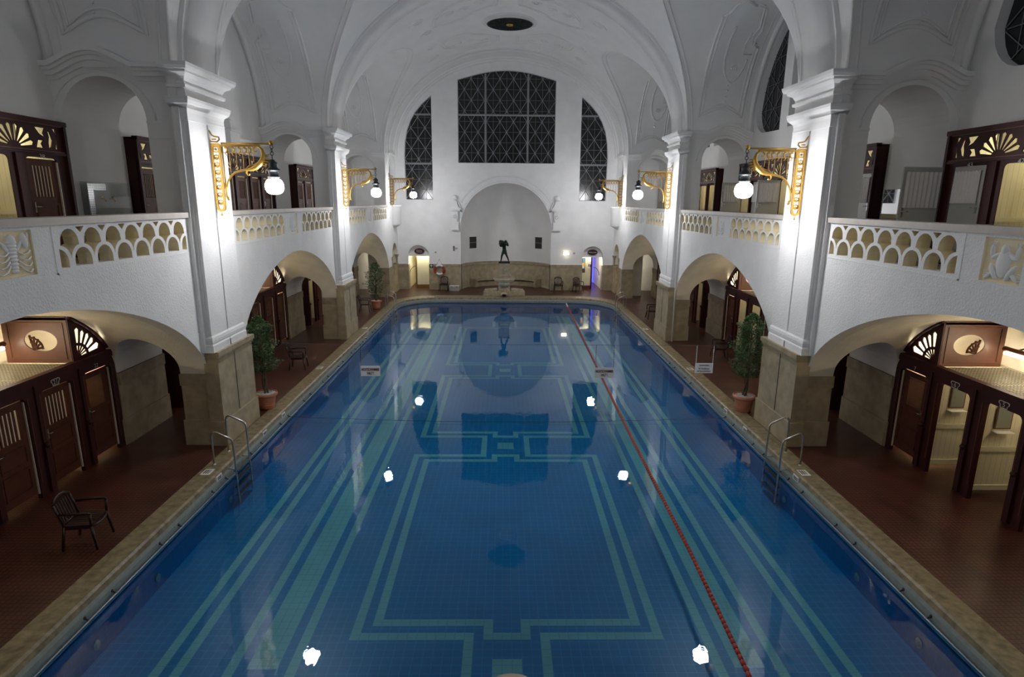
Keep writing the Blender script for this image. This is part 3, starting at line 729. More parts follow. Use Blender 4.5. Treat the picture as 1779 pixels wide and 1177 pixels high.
b_ = MB(); b_.box(-.08, -.01, -.025, -.02, -.05, .12, 'poster'); b_.box(.02, .09, -.025, -.02, -.08, .10, 'poster'); b_.build('picture', po)
po = thing('notice_sheet', 'pale upper notice sheet on the right back door leaf above the pictured notice', 'notice', (5.55, YB+.77, 1.92))
b_ = MB(); b_.box(-.12, .12, -.012, 0, -.18, .16, 'curtain'); b_.build('sheet', po)

# ------------------------------------------------------------------ side recess next to the back wall
for s in (1, -1):
    sd = 'right' if s > 0 else 'left'
    mb = MB()
    mb.box(s*7.55, s*7.65, 36.5, YB, 1.7, 3.6, 'smooth'); mb.box(s*7.6, s*8.4, 36.55, 36.6, 0, 3.6, 'soffit')
    mb.box(s*(WX), s*7.6, 37.55, YB, 0, 1.66, 'stone'); mb.box(s*(WX-.03), s*7.6, 37.52, YB, 1.46, 1.68, 'stonecap'); mb.box(s*(WX-.03), s*7.0, 37.52, YB, 0, .5, 'stone')
    mb.box(s*(WX-.012), s*7.35, 36.55, 36.78, 0, 2.2, 'stone'); mb.box(s*(WX-.03), s*7.38, 36.52, 36.82, 2.05, 2.3, 'stonecap')
    mb.box(s*WX, s*7.6, YB-.02, YB+.02, 1.6, 3.6, 'smooth')
    struct(mb, 'wall_'+sd+'_recess')
    mb = MB(); mb.box(s*8.3, s*8.36, 36.6, 37.6, .6, 2.1, 'creamtrim'); mb.box(s*7.7, s*8.2, 36.8, 37.4, 2.5, 2.56, 'roomlight'); mb.box(s*8.36, s*8.4, 36.6, 37.6, 0, 3, 'soffit'); struct(mb, 'wall_'+sd+'_recess_passage')
    mb = MB(); mb.lathe([(.07, 0), (.085, .03), (.055, .06), (.055, .36), (.07, .40), (.06, .43), (.10, .52), (.13, .56), (.13, .62)], (0, 0, 0), 'stonecap', 12)
    o = mb.build('colonnette'); o.location = (s*6.98, 38.42, 1.68)
    tag(o, 'little stone column on the '+sd+' side wall next to the back wall', 'column')
    # little round bay of the gallery parapet in the corner
    mb = MB(); mb.lathe([(.02, -.30), (.38, -.12), (.46, -.05), (.46, 1.0), (.50, 1.02), (.50, 1.10), (.02, 1.10)], (s*WX, 37.6, 4.28), 'smooth', 24)
    struct(mb, 'wall_'+sd+'_corner_pulpit')
    mb = MB(); mb.box(s*(WX-.004), s*(WX+.3), 36.4, YB, 4.585, 5.36, 'smooth'); struct(mb, 'wall_'+sd+'_corner_parapet')
    # tall arched opening above it, and upper wall
    mb = MB(); out = [(36.5, 5.36), (36.5, 8.42), (YB, 8.42), (YB, 5.36), (38.55, 5.36), (38.55, 7.3)]+arc(37.6, 7.3, .95, 0, PI, 14)[1:]+[(36.65, 5.36)]
    mb.plate([out], WX, WX+.3, YZ(s), 'smooth'); mb.box(s*(WX-.10), s*WX, 36.4, YB, 8.36, 8.46, 'smooth')
    struct(mb, 'wall_'+sd+'_corner_upper')

# ------------------------------------------------------------------ floor, coping, basin
PX, PY0, PY1, PR = 6.12, 2.9, 35.42, 2.3
def ring(off, n=14):
    """pool outline grown outwards by off"""
    x, y0, y1, r = PX+off, PY0-off, PY1+off, max(.3, PR+off); pts = []
    for (cx, cy, a) in ((x-r, y0+r, -PI/2), (x-r, y1-r, 0), (-x+r, y1-r, PI/2), (-x+r, y0+r, PI)):
        pts += [(cx+r*math.cos(a+PI/2*i/n), cy+r*math.sin(a+PI/2*i/n)) for i in range(n+1)]
    return pts
def ring2(off, offy, n=14):
    x, y0, y1, r = PX+off, PY0-off, PY1+offy, PR+off; pts = []
    for (cx, cy, a) in ((x-r, y0+r, -PI/2), (x-r, y1-r, 0), (-x+r, y1-r, PI/2), (-x+r, y0+r, PI)):
        pts += [(cx+r*math.cos(a+PI/2*i/n), cy+r*math.sin(a+PI/2*i/n)) for i in range(n+1)]
    return pts
mb = MB(); mb.plate([[(-10.9, -2), (10.9, -2), (10.9, 43), (-10.9, 43)], ring2(.49, .82)], -.12, 0, lambda u, v, w_: (u, v, w_), 'deck'); struct(mb, 'floor')
mb = MB()
secs = [(.50, .84, -.02), (.50, .84, .012), (.12, .02, .012), (.075, -.02, -.01), (.055, -.045, -.09)]
mb.grid([[(x, y, z) for (x, y) in ring2(a, b)] for (a, b, z) in secs], 'coping', False, closed=True)
mb.grid([[(x, y, z) for (x, y) in ring2(a, b)] for (a, b, z) in ((.055, -.045, -.09), (.038, -.062, -.16), (.035, -.065, -.34))], 'gutter', False, closed=True)
struct(mb, 'trim_pool_coping')
mb = MB(); mb.grid([[(x, y, z) for (x, y) in ring2(a, b)] for (a, b, z) in ((.035, -.065, -.335), (.0, -.09, -.335), (.0, -.09, -.36), (.02, -.08, -.37))], 'bluewall', False, closed=True)
mb.grid([[(x, y, z) for (x, y) in ring2(0, -.09)] for z in (-.335, -.93)], 'bluewall', False, closed=True)
struct(mb, 'wall_pool')
# basin floor: tile pattern by cells
T = .148; CX = -.07; TY = .155
def hb(n): return (n-.5)*T         # half-integer tile boundaries
rects = []                          # x-half ranges (mirrored) and y ranges of the green tiles
for (a, b) in ((34, 35), (32, 33), (27, 28), (23, 26), (21, 22)):
    rects.append((hb(a), hb(b), 5.4, 34.6, True))
rects[3] = (hb(23), hb(26), 7.35, 34.2, True)
panels = [(7.93, 14.84), (16.0, 22.25), (23.68, 31.35)]; mids = [7.33-.02, 15.42, 22.97, 32.0]
t1 = TY
for (ya, yb) in panels:
    oo, oi, io, ii = hb(17), hb(16), hb(15), hb(14)
    rects += [(oi, oo, ya, yb, True), (ii, io, ya+2*t1, yb-2*t1, True)]
    for (y0, y1, e) in ((ya, ya+t1, 1), (yb-t1, yb, -1)):
        rects += [(hb(4), oo, y0, y1, True)]                        # outer bar, stops at the link
        yi = ya+2*t1 if e > 0 else yb-3*t1
        rects += [(hb(2)+0*T, io, yi, yi+t1, True)]                 # inner bar
        ys = (ya, ya+3*t1) if e > 0 else (yb-3*t1, yb)
        rects += [(hb(2), hb(3), ys[0], ys[1], True), (0, hb(3), y0, y1, True)]
for i, mc in enumerate(mids): 
    rects.append((0, hb(2), mc-.22, mc+.22, True))
for (ya, yb) in ((5.6, 7.93), (14.84, 16.0), (22.25, 23.68), (31.35, 33.0)):
    rects.append((hb(4), hb(5), ya-t1*.0, yb, True))
xs = sorted({round(CX+e*v, 4) for r in rects for v in r[:2] for e in (1, -1)} | {-6.13, 6.13}); ys = sorted({round(v, 4) for r in rects for v in r[2:4]} | {2.8, 35.4})
mb = MB(); idx = {}
for i, x in enumerate(xs):
    for j, y in enumerate(ys): idx[(i, j)] = len(mb.v); mb.v.append((x, y, -.93))
for i in range(len(xs)-1):
    for j in range(len(ys)-1):
        x = abs((xs[i]+xs[i+1])/2-CX); y = (ys[j]+ys[j+1])/2
        g = any(r[0] <= x <= r[1] and r[2] <= y <= r[3] for r in rects)
        mb.face((idx[(i, j)], idx[(i+1, j)], idx[(i+1, j+1)], idx[(i, j+1)]), 'green' if g else 'blue')
struct(mb, 'floor_pool')
mb = MB(); rg = ring2(.034, -.066); mb.v = [(x, y, -.30) for (x, y) in rg]; mb.face(range(len(rg)), 'water')
tag(mb.build('pool_water'), 'still clear blue water filling the long pool, mirroring the hall', 'water', kind='stuff')

# handrail round the pool with its brackets
hr = thing('pool_handrail', 'thin steel grab rail running round the pool just above the water', 'handrail', (0, 20, -.25))
mb = MB(); rg = ring2(-.03, -.12); mb.tube([(x, y-20, .0) for (x, y) in rg], .017, 'dsteel', 8, closed=True); mb.build('rail', hr)
for s in (1, -1):
    y = 5.6; q = 0
    while y < 33.2:
        b_ = MB(); b_.tube([(s*(PX-.03), y-20, 0), (s*(PX+.05), y-20, .045)], .013, 'zinc', 6); b_.ball((s*(PX+.045), y-20, .045), .028, 'zinc', 8); b_.ball((s*(PX-.03), y-20, 0), .024, 'dsteel', 8); b_.build('rail_bracket', hr)
        y += (.62, 1.30)[q % 2]; q += 1
for x in (-4.6, -3.6, -2.9, -2.3, -.1, 2.0, 2.7, 3.9, 5.0):
    b_ = MB(); b_.tube([(x, PY1-.12-20, 0), (x, PY1-.04-20, .05)], .013, 'zinc', 6); b_.ball((x, PY1-.03-20, .05), .035, 'zinc', 8); b_.build('rail_bracket', hr)
# inlet discs in the pool walls
for s in (1, -1):
    for i, y in enumerate((7.6, 9.2, 12.0, 15.2, 19.0)):
        mb = MB(); mb.lathe([(.001, 0), (.055, .0), (.065, -.012), (.075, -.012), (.08, 0)], (0, 0, 0), 'green', 20); o = mb.build('inlet_cover')
        o.rotation_euler = (0, s*-PI/2, 0); o.location = (s*(PX-.02), y, -.72)
        tag(o, ('round inlet cover under water in the %s pool wall, %s from the near end' % ('right' if s > 0 else 'left', ('first', 'second', 'third', 'fourth', 'fifth')[i])), 'inlet', 'inlets in the pool walls')
mb = MB(); mb.lathe([(.001, .008), (.18, .008), (.20, 0)], (0, 0, 0), 'blue', 24); o = mb.build('drain_cover'); o.location = (-.05, 10.9, -.93)
tag(o, 'round dark drain cover on the pool floor inside the nearest light-tiled frame', 'drain')

# ------------------------------------------------------------------ fountain, statue
ft = thing('fountain', 'stone fountain with square pedestal and shell bowl at the far end of the pool', 'fountain', (-.10, 36.55, 0))
mb = MB(); mb.box(-1.27, 1.27, -.42, .42, 0, .24, 'fount'); mb.box(-1.2, 1.2, -.36, .36, .24, .30, 'fount')
for e in (-1, 1): mb.obox((e*.8, 0, .34), (.38, 0, -e*.035), (0, .26, 0), (0, 0, .05), 'fount')
mb.build('base', ft)
mb = MB(); mb.box(-.36, .36, -.30, .36, .2, .78, 'fount'); mb.box(-.33, .33, -.28, .36, .78, 1.98, 'fount'); mb.box(-.36, .36, -.31, .36, 1.20, 1.26, 'fount')
mb.lathe([(.16, 0), (.14, .03), (.08, .035), (.001, .05)], (0, 0, 0), 'fount', 16); mb.build('pedestal', ft)
mb = MB()
for r in (.17, .10): mb.tube([(r*math.cos(2*PI*i/20), -.285, 1.58+r*1.15*math.sin(2*PI*i/20)) for i in range(20)], .022, 'fount', 6, closed=True)
mb.ball((0, -.28, 1.58), .06, 'fount', 10); mb.build('medallion', ft)
mb = MB(); mb.lathe([(.10, -.35), (.32, -.28), (.55, -.14), (.67, .04), (.66, .12), (.60, .10), (.45, -.05), (.001, -.10)], (0, -.02, .95), 'fount', 28, sy=.72); mb.build('bowl', ft)
mb = MB(); mb.lathe([(.05, -.22), (.26, -.16), (.36, -.02), (.36, .05), (.30, .09), (.001, .10)], (0, -.36, .72), 'fountgrey', 24, sy=.7); mb.build('lower_bowl', ft)
mb = MB(); mb.ball((0, -.34, .36), .16, 'fount', 14); mb.box(-.07, .07, -.5, -.34, .30, .36, 'fount'); mb.ball((-.06, -.46, .42), .03, 'fount', 8); mb.ball((.06, -.46, .42), .03, 'fount', 8); mb.build('spout_mask', ft)
mb = MB(); mb.grid([[(r*math.cos(a), -.42-.30*k, .10+.0*k+r*math.sin(a)*.7) for a in [PI*i/12 for i in range(13)]] for k, r in ((0, .22), (1, .20), (2, .17))], 'fount'); mb.build('spout_arch', ft)
mb = MB(); mb.ball((0, -.80, .08), .10, 'black', 10, .5); mb.build('spout_mouth', ft)

st = thing('bronze_statue', 'dark green bronze man bent under a load, legs apart, on top of the fountain', 'statue', (-.10, 36.55, 1.98))
mb = MB(); mb.box(-.34, .34, -.28, .30, 0, .10, 'bronze'); mb.build('plinth', st)
def skin(name, verts, edges, mname, parent, sub=2, root=0):
    me = bpy.data.meshes.new(name); me.from_pydata([v[:3] for v in verts], edges, []); me.materials.append(M[mname])
    bm = bmesh.new(); bm.from_mesh(me); lay = bm.verts.layers.skin.verify(); bm.verts.ensure_lookup_table()
    for i, v in enumerate(bm.verts): v[lay].radius = (verts[i][3], verts[i][4] if len(verts[i]) > 4 else verts[i][3]); v[lay].use_root = (i == root)
    bm.to_mesh(me); bm.free()
    ob = bpy.data.objects.new(name, me); col.objects.link(ob); ob.parent = parent
    ob.modifiers.new('skin', 'SKIN'); sb = ob.modifiers.new('sub', 'SUBSURF'); sb.levels = sub; sb.render_levels = sub
    for m_ in ob.modifiers:
        if m_.type == 'SKIN': m_.use_smooth_shade = True
    return ob
V = [(0, 0, .70, .115, .09), (0, .0, .86, .105, .085), (-.02, -.03, 1.02, .14, .10), (-.03, -.08, 1.12, .10, .08),
     (-.04, -.15, 1.19, .05), (-.05, -.20, 1.26, .075), 
     (.09, 0, .62, .088), (.15, -.06, .42, .062), (.20, .0, .34, .055), (.26, .03, .14, .036), (.27, -.06, .12, .04),
     (-.09, 0, .62, .088), (-.16, -.08, .42, .062), (-.17, -.06, .33, .055), (-.20, .0, .14, .036), (-.22, -.10, .12, .04),
     (.14, -.05, 1.14, .062), (.24, -.10, 1.03, .05), (.20, -.12, 1.20, .04), (.12, -.12, 1.30, .035),
     (-.17, -.06, 1.12, .062), (-.27, -.12, 1.02, .05), (-.24, -.16, 1.18, .04), (-.20, -.13, 1.27, .035)]
E_ = [(0, 1), (1, 2), (2, 3), (3, 4), (4, 5), (0, 6), (6, 7), (7, 8), (8, 9), (9, 10), (0, 11), (11, 12), (12, 13), (13, 14), (14, 15), (3, 16), (16, 17), (17, 18), (18, 19), (3, 20), (20, 21), (21, 22), (22, 23)]
skin('figure', V, E_, 'bronze', st)
mb = MB(); mb.lathe([(.001, -.2), (.12, -.17), (.18, -.02), (.17, .12), (.08, .2), (.001, .21)], (-.16, .06, 1.16), 'bronze', 16); mb.ball((-.24, .0, 1.30), .09, 'bronze', 12); mb.ball((.08, .06, 1.28), .10, 'bronze', 12)
mb.build('load', st)
# stone finial in front of the gallery at the near end
mb = MB(); mb.lathe([(.26, 0), (.26, .2), (.17, .3), (.12, 2.85), (.15, 2.92), (.17, 3.0), (.14, 3.08), (.19, 3.14), (.20, 3.18), (.17, 3.215), (.001, 3.24)], (0, 0, 0), 'fount', 32)
o = mb.build('fountain_finial'); o.location = (-.10, 2.55, 0)
tag(o, 'round sandstone cap of the near fountain post at the bottom edge', 'post')

def part(mb, name, parent):
    L_ = parent.location
    mb.v = [(p[0]-L_.x, p[1]-L_.y, p[2]-L_.z) for p in mb.v]
    return mb.build(name, parent)
def subpart(mb, name, parent, root):
    L_ = root.location
    mb.v = [(p[0]-L_.x, p[1]-L_.y, p[2]-L_.z) for p in mb.v]
    return mb.build(name, parent)

# ------------------------------------------------------------------ gilded wall lamps
def wall_lamp(s, y, label, gm='globe'):
    t_ = thing('wall_lamp', label, 'lamp', (s*6.80, y, 5.9), 0, 'gilded wall lamps along the hall')
    P = lambda u, z, dy=0: (s*(6.77-u), y+dy, z)
    mb = MB(); u0, u1, z0, z1 = .045, .265, 5.40, 6.90
    ol = [(u1, z0+.11)]+[(u0+.11+.11*math.cos(a), z0+.11+.11*math.sin(a)) for a in [-PI*i/10 for i in range(1, 10)]]+[(u0, z0+.11), (u0, z1-.03), (u0+.03, z1), (u1-.03, z1), (u1, z1-.03)]
    il = [(min(max(u, u0+.035), u1-.035), max(min(z, z1-.035), z0+.035+ (0 if u0+.03 < u < u1-.03 else 0))) for u, z in ol]
    il = [(.155+(u-.155)*.56, z0+.07+(z-z0)*.93-.02) for u, z in ol]
    mb.plate([ol, il], -.022, .022, lambda u, z, w_: P(u, z, w_), 'gold')
    mb.tube([P(.155, z0-.005), P(.155, z0-.05)], .012, 'gold', 6); mb.ball(P(.155, z0-.065), .026, 'gold', 8)
    for zz in (6.86, 6.40, 5.96, 5.52): mb.tube([P(.0, zz), P(u0+.01, zz)], .012, 'gold', 6); mb.ball(P(.0, zz), .022, 'gold', 6)
    part(mb, 'back_frame', t_)
    mb = MB(); mb.plate([[(.085, 6.70), (.225, 6.70), (.225, 6.84), (.085, 6.84)], [(.11, 6.73), (.20, 6.73), (.20, 6.81), (.11, 6.81)]], -.012, .012, lambda u, z, w_: P(u, z, w_), 'gold'); mb.ball(P(.155, 6.77), .028, 'gold', 8)
    for q in range(7):
        zc = 6.60-.165*q
        for e in (-1, 1):
            mb.tube([P(.155+e*(.012+.042*math.sin(a)), zc+.045*math.cos(a), 0) for a in [PI*1.5*i/8 for i in range(9)]], .015, 'gold', 5)
        mb.tube([P(.155, zc+.08), P(.155, zc-.08)], .008, 'gold', 5)
    part(mb, 'scroll_filling', t_)
    mb = MB(); mb.tube([P(.01, 7.13), P(.03, 6.98), P(.06, 6.94), P(.20, 6.93), P(.255, 6.98), P(.245, 7.03), P(.15, 7.045), P(.10, 7.07), P(.06, 7.14), P(.02, 7.20), P(.01, 7.13)], .018, 'gold', 6)
    mb.tube([P(.09, 6.985), P(.18, 6.985)], .014, 'gold', 6); part(mb, 'crest', t_)
    mb = MB(); mb.tube([P(.30, 5.72), P(.30, 6.88)], .018, 'gold', 6)
    for zz in (6.75, 5.98): mb.box(*sorted((s*(6.80-.26), s*(6.80-.31))), y-.02, y+.02, zz-.06, zz+.06, 'gold')
    mb.box(*sorted((s*(6.80-.28), s*(6.80-1.18))), y-.015, y+.015, 6.83, 6.875, 'gold'); mb.tube([P(.28, 6.90), P(1.38, 6.90)], .020, 'gold', 8)
    mb.ball(P(1.40, 6.92), .055, 'gold', 12)
    part(mb, 'arm', t_)
    mb = MB(); cv = [(.33, 5.70), (.31, 5.78), (.32, 5.92), (.36, 6.07), (.44, 6.19), (.54, 6.27), (.66, 6.31), (.78, 6.33), (.90, 6.345), (1.02, 6.39), (1.12, 6.47), (1.185, 6.57), (1.21, 6.68), (1.18, 6.78), (1.11, 6.84), (1.03, 6.83), (.99, 6.77), (1.02, 6.72), (1.07, 6.74)]
    rr = [.03, .026, .024, .024, .024, .024, .024, .026, .045, .062, .066, .060, .045, .034, .026, .022, .018, .014, .01]
    mb.tube([P(u, z) for u, z in cv], rr, 'gold', 8); mb.ball(P(.335, 5.69), .035, 'gold', 8)
    part(mb, 'bracket_curve', t_)
    mb = MB()
    for q in range(9):
        u, z = .80+.05*q, 6.345+.010*q+.0025*q*q
        mb.tube([P(u, z), P(u+.07, z+.07), P(u+.17, z+.085)], [.022, .018, .003], 'gold', 5)
        if q > 4: mb.tube([P(u+.06, z-.02), P(u+.17, z-.03), P(u+.19, z-.07)], [.018, .012, .003], 'gold', 5)
    mb.tube([P(.80, 6.31), P(.80, 6.25), P(.83, 6.21), P(.86, 6.22), P(.86, 6.25)], [.02, .018, .014, .012, .01], 'gold', 6)
    part(mb, 'acanthus_leaf', t_)
    mb = MB(); mb.tube([P(.32, 6.70), P(1.0, 6.70)], .008, 'gold', 4)
    for q, u in enumerate((.45, .60, .75, .88, .98)):
        zb = (6.22, 6.31, 6.36, 6.44, 6.5)[q]; mb.tube([P(u, 6.83), P(u, zb)], .008, 'gold', 4)
        mb.tube([P(u-.10, 6.82), P(u-.04, 6.78), P(u-.05, 6.73), P(u-.09, 6.69), P(u-.07, 6.64), P(u-.04, 6.65)], [.03, .026, .02, .015, .01, .005], 'gold', 5, ell=.4)
    part(mb, 'grille_filling', t_)
    mb = MB()
    for q, zc in enumerate((6.83, 6.76, 6.69)):
        d = q % 2; mb.tube([P(1.40+(.035*math.cos(a) if not d else 0), zc+.042*math.sin(a), .035*math.cos(a) if d else 0) for a in [2*PI*i/10 for i in range(10)]], .008, 'zinc', 5, closed=True)
    mb.tube([P(1.40, 6.66), P(1.40, 6.56)], .01, 'zinc', 6); part(mb, 'chain', t_)
    mb = MB(); mb.lathe([(.001, .50), (.04, .50), (.06, .46), (.10, .44), (.09, .40), (.085, .35), (.10, .32), (.145, .29), (.148, .265), (.12, .25), (.11, .22), (.108, .13), (.13, .11)], P(1.40, 6.06), 'zinc', 20); part(mb, 'lamp_cap', t_)
    mb = MB(); mb.lathe([(.12, .165), (.165, .13), (.195, .07), (.205, 0), (.195, -.07), (.16, -.13), (.10, -.165), (.001, -.175)], P(1.40, 5.97), gm, 24); part(mb, 'globe', t_)
names = {0: 'nearest', 1: 'middle', 2: 'farthest'}
for s in (1, -1): wall_lamp(s, 2.9, 'gilded bracket lamp on the %s wall at the near end of the pool' % ('right' if s > 0 else 'left'), 'globe2')
for k, y in enumerate((14.05, 25.15, 36.0)):
    for s in (1, -1): wall_lamp(s, y-(.0 if k < 2 else .55), 'gilded scroll bracket with lit white globe, %s lamp on the %s wall' % (names[k], 'right' if s > 0 else 'left'))

# ------------------------------------------------------------------ changing booths under the arcades
ORD = ['farthest', 'second', 'third', 'fourth', 'fifth', 'sixth', 'seventh']
def rounded_door(a, b, z0, z1, r=.10):
    return [(a, z0), (b, z0), (b, z1-r)]+arc(b-r, z1-r, r, 0, PI/2, 5)[1:]+arc(a+r, z1-r, r, PI/2, PI, 5)
def door_leaf(par, root, s, x, a, b, z0, z1, kind, rot=0, m_='door'):
    """a leaf lying in the side-wall plane at distance x"""
    mb = MB()
    if kind == 'lattice': hole = [(a+.10, z1-.78), (b-.22, z1-.78), (b-.22, z1-.12), (a+.10, z1-.12)]
    else: hole = [(a+.14, z1-.72), (b-.14, z1-.72), (b-.14, z1-.13), (a+.14, z1-.13)]
    mb.plate([[(a, z0), (b, z0), (b, z1), (a, z1)], hole], x-.02, x+.02, YZ(s), m_)
    for (za, zb) in ((z0+.14, z0+.60), (z0+.68, z1-.84)):
        mb.plate([[(a+.09, za), (b-.09, za), (b-.09, zb), (a+.09, zb)], [(a+.13, za+.04), (b-.13, za+.04), (b-.13, zb-.04), (a+.13, zb-.04)]], x-.032, x-.02, YZ(s), m_)
    d = part(mb, 'door', par)
    mb = MB()
    if kind == 'lattice':
        n = 14
        for i in range(n+1):
            y = a+.10+(b-a-.32)*i/n; mb.box(*sorted((s*(x-.012), s*(x+.012))), y-.006, y+.006, z1-.78, z1-.12, 'woodlight')
        for i in range(22):
            z = z1-.78+.66*i/21; mb.box(*sorted((s*(x-.014), s*(x-.002))), a+.10, b-.22, z-.005, z+.005, 'woodlight')
        subpart(mb, 'lattice', d, root)
    else:
        n = 6
        for i in range(1, n):
            y = a+.14+(b-a-.28)*i/n; mb.box(*sorted((s*(x-.012), s*(x+.012))), y-.022, y+.012, z1-.72, z1-.13, m_)
        for i in range(n):
            y = a+.14+(b-a-.28)*(i+.42)/n; mb.box(*sorted((s*(x+.004), s*(x+.008))), y-.012, y+.02, z1-.70, z1-.15, 'slat')  # pale strips paint the light showing between the slats
        subpart(mb, 'slats', d, root)
    mb = MB(); hy = a+.06; mb.box(*sorted((s*(x-.03), s*(x-.02))), hy-.02, hy+.02, z0+.92, z0+1.12, 'chrome'); mb.tube([(s*(x-.02), hy, z0+1.03), (s*(x-.07), hy, z0+1.03), (s*(x-.07), hy+.10, z0+1.03)], .011, 'chrome', 6)
    subpart(mb, 'handle', d, root)
    return d
def booth(s, yf, kind, num, label, end=0, W=1.215, last=False, gr=None):
    x0 = 9.10; yc = yf-W/2
    t_ = thing('changing_booth', label, 'booth', (s*x0, yc, 0), 0, gr)
    a, b = yf-W+.18, yf-.19
    mb = MB(); out = [(yf-W, 0), (yf-W, 2.33), (yf, 2.33), (yf, 0), (b, 0)]+rounded_door(a, b, 0, 2.04)[2:-1]+[(a, 1.9), (a, 0)]
    out = [(yf-W, 0), (a, 0), (a, 1.94)]+arc(a+.10, 1.94, .10, PI, PI/2, 5)[1:]+arc(b-.10, 1.94, .10, PI/2, 0, 5)+[(b, 0), (yf, 0), (yf, 2.33), (yf-W, 2.33)]
    mb.plate([out], x0-.04, x0+.05, YZ(s), 'wood')
    X = lambda p, q: tuple(sorted((s*p, s*q)))
    mb.box(*X(x0-.09, x0+.05), yf-W, yf, 2.26, 2.36, 'wood'); mb.box(*X(x0-.07, x0), yf-W, yf, 2.20, 2.26, 'wood')
    # slim moulded post between two doors
    mb.box(*X(x0-.10, x0), yf-W+.005, yf-W+.125, .04, 1.0, 'wood'); mb.box(*X(x0-.075, x0), yf-W+.02, yf-W+.11, 1.0, 2.2, 'wood')
    mb.tube([(s*(x0-.09), yf-W+.065, z) for z in (.95, 1.0, 1.05)], [.04, .065, .04], 'wood', 6)
    for q in (a-.035, b+.035): mb.box(*X(x0-.055, x0-.03), q-.008, q+.008, .3, 2.0, 'woodlight')
    part(mb, 'front_frame', t_)
    mb = MB(); mb.box(*X(x0+.05, 10.55), yf-W, yf-W+.03, .12, 2.3, 'cream'); mb.box(*X(x0+.05, 10.55), yf-.03, yf, .12, 2.3, 'cream')
    mb.box(*X(10.52, 10.56), yf-W, yf, .12, 2.3, 'cream'); part(mb, 'partition', t_)
    mb = MB()
    for z in (.95, .13):
        mb = MB(); mb.box(*X(x0+.1, 10.5), yf-.07, yf-.03, z, z+.10, 'creamtrim'); mb.box(*X(10.47, 10.52), yf-W+.03, yf-.03, z, z+.10, 'creamtrim')
        part(mb, 'rail_trim', t_)
    if not end:
        mb = MB()
        for i in range(16): y = yf-W+.04+(W-.08)*i/15; mb.box(*X(x0+.05, 10.55), y-.004, y+.004, 2.31, 2.32, 'wire')
        for i in range(22): x = x0+.06+1.44*i/21; mb.box(*X(x-.004, x+.004), yf-W+.03, yf-.03, 2.315, 2.325, 'wire')
        part(mb, 'mesh_ceiling', t_)
    if last: mb = MB(); mb.box(*X(x0, 10.62), yf-W-.03, yf-W, 0, 2.36, 'wood'); part(mb, 'side_panel', t_)
    if num:
        pl = MB(); cy = (a+b)/2
        o_ = [(-.12, .06), (-.09, .075), (.09, .075), (.12, .06), (.12, .02), (.09, 0), (.08, -.06), (-.08, -.06), (-.09, 0), (-.12, .02)]
        if not end: pl.plate([[(cy+u, 2.105+v) for u, v in o_], [(cy+u*.88, 2.106+v*.82) for u, v in o_]], x0-.048, x0-.04, YZ(s), 'num')
        pl.merge(text_mb(num, .13, lambda u, v, w_: (s*(x0-.046), cy-s*u, 2.11+v), 'num')); part(pl, 'number_plate', t_)
    if kind in ('lattice', 'slat'):
        door_leaf(t_, t_, s, x0+.04, a+.03, b-.0, .12, 2.0, kind)
        mb = MB(); e_ = b-.0; mb.box(*X(x0-.01, x0+.02), e_-.022, e_+.004, .1, 1.96, 'slat'); part(mb, 'painted_gap_light', t_)  # pale strip paints the booth light along the door gap
    elif kind == 'mirror':
        mi = MB(); mi.box(*X(9.45, 9.78), yf-.06, yf-.04, 1.42, 1.88, 'woodlight'); mi.box(*X(9.475, 9.755), yf-.065, yf-.055, 1.445, 1.855, 'mirror'); mo = part(mi, 'mirror', t_)
        mi = MB(); mi.box(*X(9.44, 9.79), yf-.17, yf-.03, 1.36, 1.375, 'white'); subpart(mi, 'shelf', mo, t_)
        mi = MB(); mi.obox((s*9.5, yf-W+.22, 1.05), (.30, 0, 0), (0, .018, 0), (0, 0, .92), 'door'); part(mi, 'open_door', t_)
    elif kind == 'open':
        mi = MB(); mi.tube([(s*10.3, yf-.05, 1.6), (s*10.3, yf-.12, 1.57), (s*10.3, yf-.14, 1.62)], .012, 'zinc', 6); part(mi, 'coat_hook', t_)
        mi = MB(); mi.obox((s*9.5, yf-W+.22, 1.05), (.30, 0, 0), (0, .018, 0), (0, 0, .92), 'door'); part(mi, 'open_door', t_)
    if end:
        # fan-light that follows the vault above the last booth
        A = arcade(*BAYS[end-1], x=x0); top = [(y, z-.03) for (y, z) in A if yf-W-.02 <= y <= yf-.02 and z > 2.36]
        zt = None
        top = [(y, z) for (y, z) in A]
        def zv(y):
            for (p, q) in zip(A[:-1], A[1:]):
                if q[0] <= y <= p[0]: return p[1]+(q[1]-p[1])*(p[0]-y)/(p[0]-q[0])
            return SPR
        ya, yb = yf-W+.005, yf-.12; pts = []
        yb = yf-.04
        while zv(yb) < 2.45: yb -= .02
        pts = [(ya, 2.34), (yb, 2.34)]+[(yb-(yb-ya)*i/14, min(3.42, zv(yb-(yb-ya)*i/14)-.03)) for i in range(15)]
        holes = []
        cy, cz = ya+.15, 2.42
        R = min(.80, .80)
        def reach(a):
            r = .1
            while r < 2:
                y, z = cy+r*math.cos(a), cz+r*math.sin(a)
                if y > yb-.10 or z > min(3.42, zv(y))-.13: return r
                r += .01
            return r
